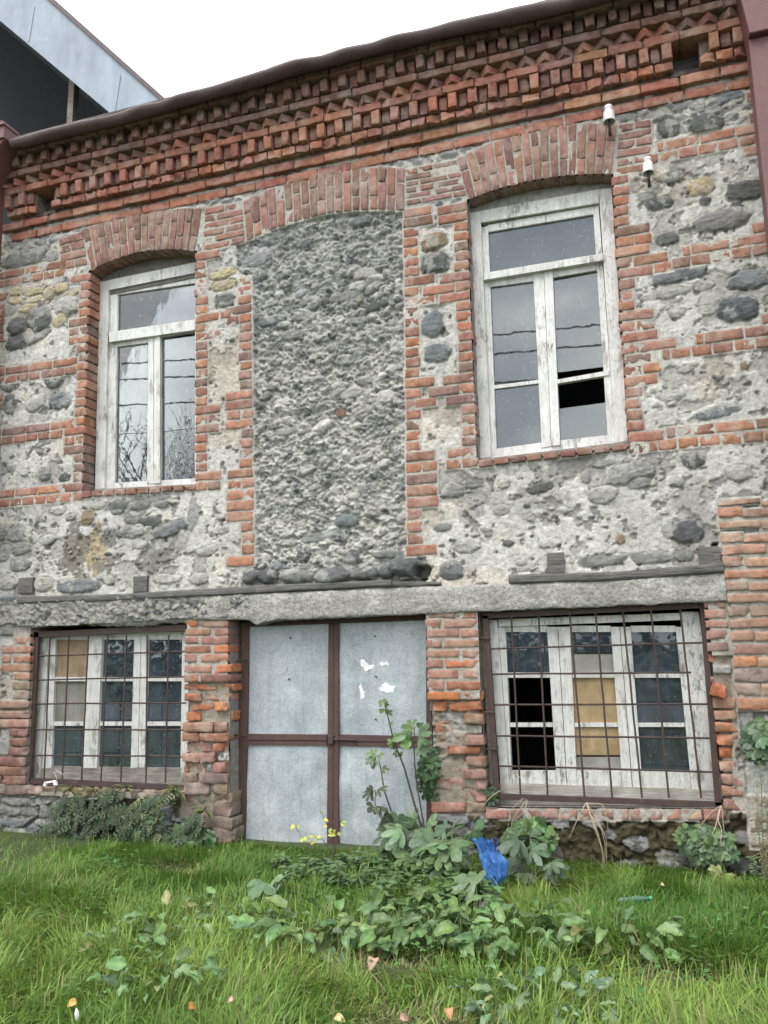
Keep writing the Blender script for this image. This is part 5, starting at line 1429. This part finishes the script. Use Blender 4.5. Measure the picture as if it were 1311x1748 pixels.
# leafy herb carpet
def herbs(px, py, n, sx, sy, h, label, col, L0=.03, L1=.06, name='herb_patch'):
    b_ = G(px, py, .05); b_[2] = float(gz(b_[0], b_[1])); t = empty(name, b_, label, 'herbs'); F_, S_ = MB(), MB()
    for i in range(n):
        p = b_+np.array([random.gauss(0, sx), random.gauss(0, sy), 0]); p[1] = min(p[1], -.05); hh = h*random.uniform(.5, 1.15)
        lean = np.array([random.gauss(0, .12), random.gauss(-.05, .12), 1])
        q = p+lean*hh; tube(S_, [p, (p+q)/2, q], [.003, .0025, .0015], 4, c=vary((.09, .12, .045)))
        m = random.randint(4, 7)
        for k in range(m):
            u = .35+.65*k/m; a = k*PI*.6+random.random(); pp = p+(q-p)*u
            for s_ in (0, PI):
                place(F_, L_oval(random.uniform(L0, L1), random.uniform(L0, L1)*.5, .2, .6, n=6), pp, (math.cos(a+s_), math.sin(a+s_), random.uniform(-.1, .5)), (0, -.2, 1), vary(col))
    finish(t, F_, S_)
herbs(640, 1495, 55, .34, .17, .14, 'low nettle like herb carpet at the foot of the metal door', (.085, .14, .055), .05, .085)
herbs(745, 1535, 34, .22, .12, .17, 'green herb tuft among the docks under the sapling', (.085, .15, .05), .05, .08)
# fig sapling
fb = G(722, 1465, .02); fb[2] = 0
t = empty('fig_sapling', fb, 'young fig sapling with bare dark stems and lobed leaves before the door', 'sapling'); F_, S_ = MB(), MB()
yF = fb[1]
def stem(pts, r0, r1, y=yF, dy=0.0):
    P = [W(px, py, y+dy*i/len(pts)) for i, (px, py) in enumerate(pts)]
    tube(S_, P, np.linspace(r0, r1, len(P)), 7, c=(.055, .045, .035)); return P
s1_ = stem([(735, 1462), (725, 1430), (708, 1375), (690, 1310), (672, 1265), (664, 1230), (656, 1200)], .011, .004)
s2_ = stem([(722, 1462), (704, 1424), (668, 1385), (656, 1350), (650, 1312), (645, 1290)], .010, .003, dy=.10)
s3_ = stem([(732, 1460), (722, 1400), (710, 1330), (706, 1270), (708, 1240)], .008, .003, dy=-.05)
s4_ = stem([(708, 1462), (672, 1420), (650, 1395), (640, 1372), (641, 1350)], .007, .003, dy=.02)
def leaves_on(P, ids, n, L0, L1, col, kind='fig', up=(0, -.8, .6)):
    for _ in range(n):
        i = random.choice(ids); u = random.random(); p = P[i]*(1-u)+P[min(i+1, len(P)-1)]*u
        a = random.uniform(0, 2*PI); d = np.array([math.cos(a), -.3+.5*math.sin(a), random.uniform(-.5, .5)]); L = random.uniform(L0, L1)
        q = p+d*L*.45; tube(S_, [p, q], .0018, 4, c=(.12, .16, .07))
        lf_ = L_lobed(L, 5 if L > .07 else 3, random.uniform(.45, .62), curl=random.uniform(.1, .6)) if kind == 'fig' else L_oval(L, L*.45, .2, .5)
        place(F_, lf_, q, d, np.array(up)+np.array([random.gauss(0, .3), 0, random.gauss(0, .3)]), vary(col))
leaves_on(s1_, [5, 6], 7, .03, .055, (.09, .15, .05)); leaves_on(s1_, [3, 4], 8, .03, .05, (.10, .16, .05)); leaves_on(s2_, [4, 5], 6, .05, .08, FIG)
leaves_on(s3_, [3, 4], 4, .09, .13, FIG, 'ov', (.3, -.8, .3)); leaves_on(s3_, [2, 3], 3, .08, .12, FIG); leaves_on(s4_, [2, 3, 4], 8, .05, .09, (.06, .085, .05))
leaves_on(s2_, [0], 4, .08, .12, FIG); leaves_on(s4_, [0, 1], 6, .08, .13, (.09, .14, .07)); leaves_on(s1_, [0], 7, .09, .14, FIG); leaves_on(s3_, [0], 6, .09, .14, FIG)
place(F_, L_lobed(.13, 3, .5, curl=.3), W(700, 1258, yF), (-.9, -.2, .1), (0, -.5, .8), (.15, .24, .07))
finish(t, F_, S_)
# lobed fig suckers round the bag, one lying left in the grass
def sucker(px, py, n, L0, L1, label, col=FIG, h=.2, sx=.13):
    b_ = G(px, py, .02); b_[2] = 0; t = empty('fig_sucker', b_, label, 'sapling'); F_, S_ = MB(), MB()
    for i in range(n):
        a = random.uniform(0, 2*PI); p = b_; hh = h*random.uniform(.35, 1.2); L = random.uniform(L0, L1)
        q = b_+np.array([math.cos(a)*sx*random.random()*1.6, math.sin(a)*sx*.8, hh]); q[1] = min(q[1], -.12)
        tube(S_, [p, (p+q)/2+np.array([0, 0, .03]), q], [.005, .004, .0025], 5, c=(.10, .12, .06))
        place(F_, L_lobed(L, random.choice((5, 5, 3)), random.uniform(.5, .68), curl=random.uniform(.1, .5)), q, (math.cos(a), math.sin(a)-.5, random.uniform(-.7, .3)), (random.gauss(0, .3), -.6, .8), vary(col))
    finish(t, F_, S_)
sucker(735, 1490, 17, .09, .15, 'bushy fig sucker at the foot of the sapling', FIG, .24, .2)
sucker(770, 1498, 16, .09, .16, 'fig sucker with deeply lobed leaves left of the blue bag', (.11, .18, .085), .27, .15)
sucker(905, 1502, 13, .08, .15, 'grey green fig sucker right of the blue bag', (.085, .135, .075), .26, .16)
sucker(665, 1475, 9, .10, .15, 'dark fig sucker before the right door leaf', (.06, .095, .05), .30, .12)
sucker(815, 1560, 5, .10, .15, 'low fig sucker under the blue bag', (.12, .17, .09), .16, .10)
sucker(468, 1535, 4, .13, .19, 'single pale fig shoot with large lobed leaves left of the weed patch', (.17, .25, .12), .13, .06)
# ivy on walls
def ivy(px, py, rx, ry, n, L0, L1, label, y=-.05, col=DARK, thick=.09, base=None):
    c0 = W(px, py, y); sx = abs(W(px+rx, py, y)[0]-c0[0]); sz = abs(W(px, py+ry, y)[2]-c0[2])
    bp = c0.copy() if base is None else np.array(base, float)
    bp[2] = max(0.0, c0[2]-sz); t = empty('ivy', bp, label, 'ivy'); F_, S_ = MB(), MB()
    for k in range(5):
        q = c0+np.array([random.gauss(0, sx*.6), 0.0, random.uniform(-.2, 1)*sz]); m = (bp+q)/2+np.array([random.gauss(0, .04), -.02, 0])
        tube(S_, [bp, m, q], [.005, .004, .002], 5, c=(.09, .07, .05))
    for i in range(n):
        a = random.uniform(0, 2*PI); r = random.random()**.6
        p = c0+np.array([math.cos(a)*r*sx, -random.uniform(0, thick)*(1.1-r), math.sin(a)*r*sz]); 
        d = np.array([random.gauss(0, .6), -.4, random.gauss(-.6, .5)])
        place(F_, L_lobed(random.uniform(L0, L1), random.choice((3, 5)), random.uniform(.25, .4), 1.75, curl=random.uniform(.1, .5)), p, d, (random.gauss(0, .4), -1, random.uniform(.2, .9)), vary(col, .35))
    finish(t, F_, S_)
ivy(735, 1320, 17, 52, 70, .04, .075, 'dark ivy climbing the right door post', YD-.12, (.05, .10, .036))
ivy(334, 1432, 36, 34, 60, .05, .085, 'ivy clump at the foot of the pier left of the door', -.10, (.06, .115, .045))
ivy(906, 1425, 38, 27, 70, .045, .075, 'fresh green ivy clump under the left end of the right grille', -.08, (.095, .17, .06))
ivy(1205, 1440, 44, 32, 70, .045, .08, 'ivy clump under the right corner of the right grille', -.09, (.10, .165, .075))
ivy(1296, 1262, 20, 34, 46, .05, .085, 'ivy tuft hanging on the right brick pilaster', -.10, (.075, .13, .06))
ivy(840, 1352, 7, 16, 10, .04, .06, 'tiny ivy shoot between the damaged pier and the right grille', .02, (.04, .075, .03), .04)
ivy(1235, 1500, 22, 18, 22, .04, .06, 'yellowing ivy runner in the grass at the right corner', -.20, (.16, .19, .06))
# wall fern mass under the left barred window
t = empty('wall_fern', W(200, 1425, -.1)*np.array([1, 1, 0]), 'dark fern like mat hanging under the left barred window', 'fern'); F_, S_ = MB(), MB()
for i in range(900):
    px = random.uniform(78, 345); u = (px-78)/267
    top_ = 1352+8*math.sin(px*.06)+ (22 if px < 110 else 0); bot_ = 1440
    py = random.uniform(top_, bot_)
    if random.random() < .25*abs(2*u-1): continue
    c0 = W(px, py, -.05-.10*random.random()*((py-top_)/(bot_-top_)+.35))
    if vnoise(np.array(px*.035), np.array(py*.06), 4) < .33: continue
    a = random.gauss(0, .7); d = np.array([math.sin(a), -.5, -math.cos(a)*.7+random.gauss(0, .35)]); L = random.uniform(.06, .15)
    col = vary((.030, .062, .018), .4) if random.random() < .88 else vary((.12, .14, .05))
    m = random.randint(4, 6); dn = d/np.linalg.norm(d)
    side = np.cross(dn, (0, -1, .3)); side /= np.linalg.norm(side)
    tube(S_, [c0, c0+dn*L], .0012, 3, c=(.06, .05, .03), cap=False)
    for k in range(m):
        pp = c0+dn*L*(k+.6)/m; w = L*.34*(1-.6*k/m)
        for sg in (-1, 1): place(F_, L_oval(w, w*.42, .1, .3, n=4), pp, side*sg+dn*.5, (0, -1, .6), col)
for px, py in ((120, 1348), (215, 1346), (350, 1385), (300, 1350), (160, 1352)):
    c0 = W(px, py, -.06)
    for k in range(16):
        a = random.uniform(-1.4, 1.4); d = np.array([math.sin(a), -.4, .4+.7*math.cos(a)*random.random()-.5*abs(a)])
        place(F_, L_oval(random.uniform(.08, .16), .016, .2, 1.5, n=7), c0, d, (0, -.4, 1), vary((.13, .16, .05)))
finish(t, F_, S_)
# yellow leaved seedling before the door
sb = G(572, 1468, .02); sb[2] = 0
t = empty('yellow_seedling', sb, 'thin seedling with yellow leaves in front of the door middle', 'seedling'); F_, S_ = MB(), MB()
for pts in ([(572, 1466), (570, 1430), (566, 1405)], [(572, 1466), (575, 1425), (584, 1400)], [(570, 1460), (550, 1432), (530, 1428)], [(572, 1462), (566, 1425), (549, 1388)]):
    P = stem(pts, .004, .0015, y=sb[1])
    for k in range(5):
        p = P[-1]+(P[-2]-P[-1])*random.random(); a = random.uniform(0, 6.3)
        place(F_, L_oval(random.uniform(.03, .05), .022, .2, .5, n=6), p, (math.cos(a), -.4, math.sin(a)*.5), (0, -1, .6), vary(random.choice((YEL, YEL, (.22, .28, .07)))))
for px, py in ((503, 1408), (508, 1414), (520, 1428), (530, 1440), (541, 1428), (512, 1435)):
    p = W(px, py, sb[1]); place(F_, L_oval(.045, .03, .2, .5, n=6), p, (random.uniform(-1, 1), -.4, random.uniform(-.5, .5)), (0, -1, .6), vary(YEL))
P = stem([(572, 1466), (535, 1450), (515, 1430), (503, 1408)], .003, .0012, y=sb[1])
finish(t, F_, S_)
# tall pale weed and rusty post at the right edge
t = empty('feathery_weed', W(1302, 1490, -.25)*np.array([1, 1, 0]), 'tall feathery weed with tiny pale leaves before the right pilaster', 'weed'); F_, S_ = MB(), MB()
for k, pts in enumerate(([(1304, 1500), (1302, 1420), (1300, 1345), (1296, 1300)], [(1306, 1500), (1310, 1420), (1312, 1360)], [(1290, 1500), (1286, 1475), (1284, 1462)], [(1302, 1500), (1294, 1400), (1292, 1330)])):
    P = [W(px, py, -.25) for px, py in pts]; tube(S_, P, np.linspace(.004, .0015, len(P)), 5, c=(.14, .17, .09))
    for i in range(70):
        u = random.random()*(len(P)-1.001); j = int(u); p = P[j]+(P[j+1]-P[j])*(u-j)
        place(F_, L_oval(random.uniform(.015, .04), .009, .2, .4, n=4), p+np.array([random.gauss(0, .012), random.gauss(0, .012), 0]), (random.uniform(-1, 1), random.uniform(-.8, .2), random.uniform(-.2, .7)), (0, -.4, 1), vary((.15, .20, .10)))
finish(t, F_, S_)
M = MB(); p = W(1307, 1480, -.12); box(M, (p[0]-.02, -.14, -.1), (p[0]+.06, -.08, .20), bev=.004)
tag(M.build('rusty_post', mat_rust('orange_rust', (.09, .045, .03), (.17, .08, .045)), None, False), 'short rusty iron post in the grass at the right edge', 'post')
# dry roots hanging from the right sill
def roots(lines, label, y=-.06):
    p0 = W(*lines[0][0], y); t = empty('dry_roots', p0*np.array([1, 1, 0]), label, 'dry stems', 'dry stems hanging below the right grille'); M = MB()
    for pts in lines:
        n = len(pts); P = np.array([W(px, py, y-.03*i*(n-1-i)*.4-.02*i) for i, (px, py) in enumerate(pts)]); tt = np.linspace(0, n-1, n*4)
        P = np.stack([np.interp(tt, range(n), P[:, k]) for k in range(3)], 1); P[1:-1] = (P[:-2]+P[1:-1]*2+P[2:])/4
        tube(M, P, np.linspace(.0030, .0012, len(P)), 5, c=vary((.40, .34, .24), .15))
    M.build('dry_stem', STEM, t)
roots([[(1000, 1370), (1010, 1395), (1022, 1425), (1030, 1460), (1026, 1490)], [(1002, 1372), (1020, 1400), (1035, 1430), (1036, 1480)], [(1000, 1371), (985, 1400), (972, 1430)], [(1003, 1371), (1028, 1372), (1036, 1395), (1038, 1415)], [(1001, 1372), (1014, 1410), (1028, 1450), (1034, 1500)], [(1002, 1370), (1008, 1392), (1026, 1412), (1034, 1445), (1031, 1484)]],
      'bundle of dry stems hanging below the middle of the right grille')
roots([[(899, 1365), (888, 1380), (874, 1400), (868, 1440)], [(900, 1366), (896, 1385), (872, 1405)], [(898, 1366), (893, 1362), (870, 1385), (866, 1425)]], 'few dry stems hanging over the green ivy below the right grille')
roots([[(1231, 1375), (1225, 1400), (1232, 1415), (1230, 1440), (1240, 1448)], [(1230, 1376), (1215, 1385), (1195, 1410), (1174, 1438)], [(1229, 1376), (1222, 1410), (1212, 1432), (1195, 1440), (1180, 1460)], [(1232, 1376), (1236, 1420), (1242, 1440)]], 'forked dry stems hanging from the right corner of the right grille')
roots([[(853, 1350), (838, 1360), (822, 1378), (805, 1405)], [(898, 1318), (872, 1338), (850, 1352)]], 'arched dry straw across the left foot of the right grille', -.05)
# blue carrier bag
bp = G(838, 1522, .02); bp[2] = 0.0
t = empty('plastic_bag', bp, 'crumpled blue plastic carrier bag caught in the weeds by the wall', 'bag')
bm_, nt, b = nmat('blue_film'); s = NT(nt)
cc = s.ramp(s.noise(14, 6, .6, s.coord((2, 2, .8))), [(.35, (.030, .13, .44)), (.7, (.12, .30, .66))]); s.link(cc, b.inputs['Base Color'])
b.inputs['Roughness'].default_value = .28; tl_ = s.node('ShaderNodeBsdfTranslucent'); s.link(cc, tl_.inputs['Color']); mx = s.node('ShaderNodeMixShader'); mx.inputs[0].default_value = .3
s.link(b.outputs[0], mx.inputs[1]); s.link(tl_.outputs[0], mx.inputs[2]); s.link(mx.outputs[0], nt.nodes['Material Output'].inputs['Surface'])
s.bump(b, s.noise(16, 5, .6, s.coord((2, 2, .6)), .8), .03)
n, m = 46, 40; M = MB()
u = np.linspace(0, 1, n)[:, None]; a = np.linspace(0, 2*PI, m, endpoint=False)[None, :]
ctr = np.array([W(840, 1514, bp[1]), W(846, 1495, bp[1]), W(843, 1470, bp[1]), W(832, 1452, bp[1]), W(826, 1436, bp[1])])
rad = np.array([.03, .072, .074, .050, .060]); tt = u[:, 0]*4
cx_ = [np.interp(tt, range(5), ctr[:, k])[:, None] for k in range(3)]; rr = np.interp(tt, range(5), rad)[:, None]
fold = 1+.16*np.sin(a*5+u*4)*(.4+u)+.12*np.sin(a*9-u*7)+.4*(fbm(np.cos(a)*1.8+u*3+5, np.sin(a)*1.8+u*5+5, 4, 12)-.5)
X_ = cx_[0]+rr*fold*np.cos(a); Y_ = cx_[1]+rr*fold*np.sin(a)*.55; Z_ = cx_[2]+.012*np.sin(a*4+1)*u+.015*np.sin(a*7)*u**3+0*a
i0 = np.arange(n*m).reshape(n, m); j1 = np.roll(i0, -1, 1)
M.add(np.stack([X_, Y_, Z_], -1).reshape(-1, 3), q=np.stack([i0[:-1], j1[:-1], j1[1:], i0[1:]], -1).reshape(-1, 4))
o = M.build('bag_body', bm_, t)
for (pts) in ([(822, 1440), (817, 1430), (826, 1431), (834, 1444)], [(834, 1440), (843, 1430), (850, 1438), (846, 1452)]):
    M = MB(); P = np.array([W(*p, bp[1]-.02) for p in pts]); tt = np.linspace(0, 3, 12); P = np.stack([np.interp(tt, range(4), P[:, k]) for k in range(3)], 1)
    P2 = P+np.array([.012, -.03, .012]); k = len(P)
    M.add(np.vstack([P, P2]), q=[[i, i+1, k+i+1, k+i] for i in range(k-1)]); M.build('bag_handle', bm_, t)
# fallen leaves
def fallen(px, py, L, c, label, h=.07, lob=False):
    L *= .72; c = tuple(np.array(c)*.85)
    p = G(px, py, h); M = MB(); a = random.uniform(0, 6.3)
    place(M, L_lobed(L, 5, .35, curl=.9) if lob else L_oval(L, L*.6, .5, 1.4, .03), p, (math.cos(a), math.sin(a), .15), (.1, -.7, .8), c)
    v = np.concatenate(M.v); M.v = [v-p]
    o = M.build('fallen_leaf', mat_attr('dead_leaf', .7, .35, 40), None); o.location = Vector([float(q) for q in p])
    tag(o, label, 'leaf', 'dead leaves lying in the grass')
fallen(640, 1636, .11, (.42, .26, .19), 'large pinkish brown dead leaf on the dry patch', .06)
fallen(131, 1712, .08, (.46, .27, .07), 'orange dead leaf standing in the left foreground', .10)
fallen(322, 1722, .10, (.33, .16, .03), 'brown orange dead leaf beside the flattened weed', .08)
fallen(400, 1704, .05, (.48, .30, .24), 'small pink dead leaf right of the flattened weed', .10)
fallen(572, 1736, .07, (.52, .42, .20), 'pale yellow dead leaf at the bottom edge', .09)
fallen(765, 1722, .08, (.42, .20, .09), 'thin rust coloured dead leaf in the foreground', .08)
fallen(682, 1738, .07, (.40, .24, .17), 'curled brown dead leaf at the bottom edge', .06)
fallen(1128, 1510, .05, (.50, .36, .24), 'small tan dead leaf in the grass near the wall', .10)
fallen(1028, 1612, .10, (.36, .30, .14), 'yellow brown leaf inside the bug eaten weed', .06)
# white scrap in the grass, white handle on the sill, crushed bottle
M = MB(); p = G(131, 1732, .09); ellipsoid(M, p, .011, .008, .019, (.7, .7, .7), 3, .3)
tag(M.build('paper_litter', PAPER), 'small white scrap under the orange leaf in the left foreground', 'litter')
M = MB()
for q in ([(73, 1342), (77, 1343), (79, 1335), (75, 1335)], [(75, 1338), (93, 1335), (93, 1332), (76, 1335)], [(91, 1341), (96, 1341), (94, 1333), (90, 1334)]): pq(M, q, -.06, -.035, bev=.003)
P = [W(94, 1336, -.05), W(97, 1328, -.05), W(92, 1318, -.05), W(95, 1314, -.05), W(108, 1322, -.05)]; tube(M, P, .0014, 5)
tag(M.build('door_handle', mat_plain('white_enamel', (.80, .80, .79), .35, .05), None, False), 'broken white handle lying on the sill below the left grille', 'handle')
bt = G(1080, 1537, .03); t = empty('plastic_bottle', bt-np.array([0, 0, .03]), 'crushed green plastic bottle half hidden in grass below the right grille', 'bottle')
gb, nt, b = nmat('green_bottle_plastic'); b.inputs['Base Color'].default_value = (.07, .22, .14, 1); b.inputs['Roughness'].default_value = .12; b.inputs['Transmission Weight'].default_value = .6
M = MB(); ax = np.array([.95, .2, .12]); ax /= np.linalg.norm(ax); tube(M, [bt+ax*k for k in (-.09, -.085, -.04, -.03, .02, .05, .075, .10)], [.010, .022, .026, .018, .025, .020, .011, .010], 14); pass; M.build('bottle_body', gb, t)
M = MB(); tube(M, [bt+ax*.10, bt+ax*.115], .012, 14); M.build('bottle_cap', mat_plain('green_cap', (.05, .30, .14), .4, .05), t)

# ------------------------------------------------------------------ what the glass mirrors: bare tree, hedge, wires across the lane
rt = random.Random(4)
tb = (-14.3, -16.0, 0.0); t = empty('bare_tree', tb, 'bare branched tree across the lane, mirrored in the upper left window', 'tree'); MT, MC = MB(), MB()
def grow_b(p, d, L, r, lev):
    n = 4; pts = [np.array(p)]; dd = np.array(d, float)
    for k in range(n):
        dd = dd+np.array([rt.gauss(0, .13), rt.gauss(0, .13), rt.gauss(.05, .07)]); dd /= np.linalg.norm(dd); pts.append(pts[-1]+dd*L/n)
    tube(MT if lev == 0 else MC, pts, np.linspace(r, r*.6, n+1), 5 if lev > 1 else 8, c=(.05, .045, .04), cap=False)
    if lev >= 5: return
    for k in range(4 if lev < 2 else 3):
        i = rt.randint(2, n); a = rt.uniform(0, 6.3); w = rt.uniform(.35, .75)
        v = np.array([math.cos(a), math.sin(a), .6]); nd = dd*(1-w*.5)+v*w; nd /= np.linalg.norm(nd)
        grow_b(pts[i], nd, L*rt.uniform(.6, .8), r*.55, lev+1)
grow_b(tb, (0, 0, 1), 3.5, .20, 0)
MT.build('trunk', STEM, t); MC.build('crown', STEM, t)
M = MB(); hx = np.random.RandomState(8)
V0, Q0, _ = L_oval(.4, .26, .2, .4, n=4)
for i in range(5200):
    x = hx.uniform(-34, 16); top_ = 2.0+1.6*float(vnoise(np.array(x*.35), np.array(.5), 3)); z = hx.uniform(.1, top_); p = np.array([x, -21+hx.normal()*.7, z])
    a = hx.uniform(0, 6.3); place(M, (V0, Q0, None), p, (math.cos(a), math.sin(a), hx.uniform(-.4, .6)), (hx.normal(), hx.normal(), 1), np.array((.035, .055, .025))*hx.uniform(.5, 1.5))
tag(M.build('unseen_hedge', LEAF), 'long dark hedge across the lane, added to darken the ground floor glass', 'unseen_hedge')  # leaf row added out of view to darken what the lower panes mirror
for z, y, lab in ((7.75, -12, 'lowest dark overhead wire mirrored in the upper windows'), (8.55, -12.2, 'middle dark overhead wire mirrored in the upper windows'), (9.0, -12.1, 'highest dark overhead wire mirrored in the upper windows')):
    M = MB(); P = [(x, y, z+.0016*(x+4)**2-.05*(x+4)) for x in np.linspace(-30, 22, 40)]; tube(M, P, .022, 5, c=(.02, .02, .02))
    tag(M.build('overhead_wire', STEM), lab, 'wire', 'overhead wires across the lane')

# ------------------------------------------------------------------ camera, light, sky
cam = bpy.data.cameras.new('camera'); co = bpy.data.objects.new('camera', cam); COL.objects.link(co)
cam.sensor_fit = 'VERTICAL'; cam.sensor_height = 36.0; cam.sensor_width = 27.0; cam.lens = F/1748*36.0; cam.clip_end = 600; cam.clip_start = .05
co.matrix_world = Matrix(((_r[0], _u[0], -_f[0], EYE[0]), (_r[1], _u[1], -_f[1], EYE[1]), (_r[2], _u[2], -_f[2], EYE[2]), (0, 0, 0, 1)))
scene.camera = co
sdir = Vector((-.30, -.62, 1.15)).normalized()
el = math.asin(sdir.z); rot = math.atan2(sdir.x, sdir.y)
sun = bpy.data.lights.new('sun', 'SUN'); sun.energy = 1.3; sun.angle = math.radians(35); sun.color = (1, .97, .93)
so = bpy.data.objects.new('sun', sun); COL.objects.link(so); so.rotation_euler = (-sdir).to_track_quat('-Z', 'Y').to_euler(); so.location = (0, -8, 20)
w = bpy.data.worlds.new('World'); scene.world = w; w.use_nodes = True; nt = w.node_tree; bg = nt.nodes['Background']
s = NT(nt); sky = s.node('ShaderNodeTexSky'); sky.sky_type = 'NISHITA'; sky.sun_disc = False; sky.sun_elevation = el; sky.sun_rotation = rot; sky.dust_density = 4; sky.air_density = 1.0
tc = s.node('ShaderNodeTexCoord'); n_ = s.node('ShaderNodeTexNoise'); n_.inputs['Scale'].default_value = 2.2; n_.inputs['Detail'].default_value = 4; n_.inputs['Roughness'].default_value = .55
mp = s.node('ShaderNodeMapping'); mp.inputs['Scale'].default_value = (1, 1, 2.2); s.link(tc.outputs['Generated'], mp.inputs['Vector']); s.link(mp.outputs['Vector'], n_.inputs['Vector'])
cl = s.ramp(n_.outputs['Fac'], [(.34, (4.4, 4.9, 5.6)), (.5, (7.4, 7.8, 8.4)), (.64, (13.0, 13.2, 13.4))])
mixn = s.mix(.88, sky.outputs['Color'], cl); s.link(mixn, bg.inputs['Color']); bg.inputs['Strength'].default_value = .12
vs = scene.view_settings; vs.view_transform = 'Standard'; vs.look = 'None'; vs.exposure = 1.2; vs.gamma = 1.0; vs.use_curve_mapping = False
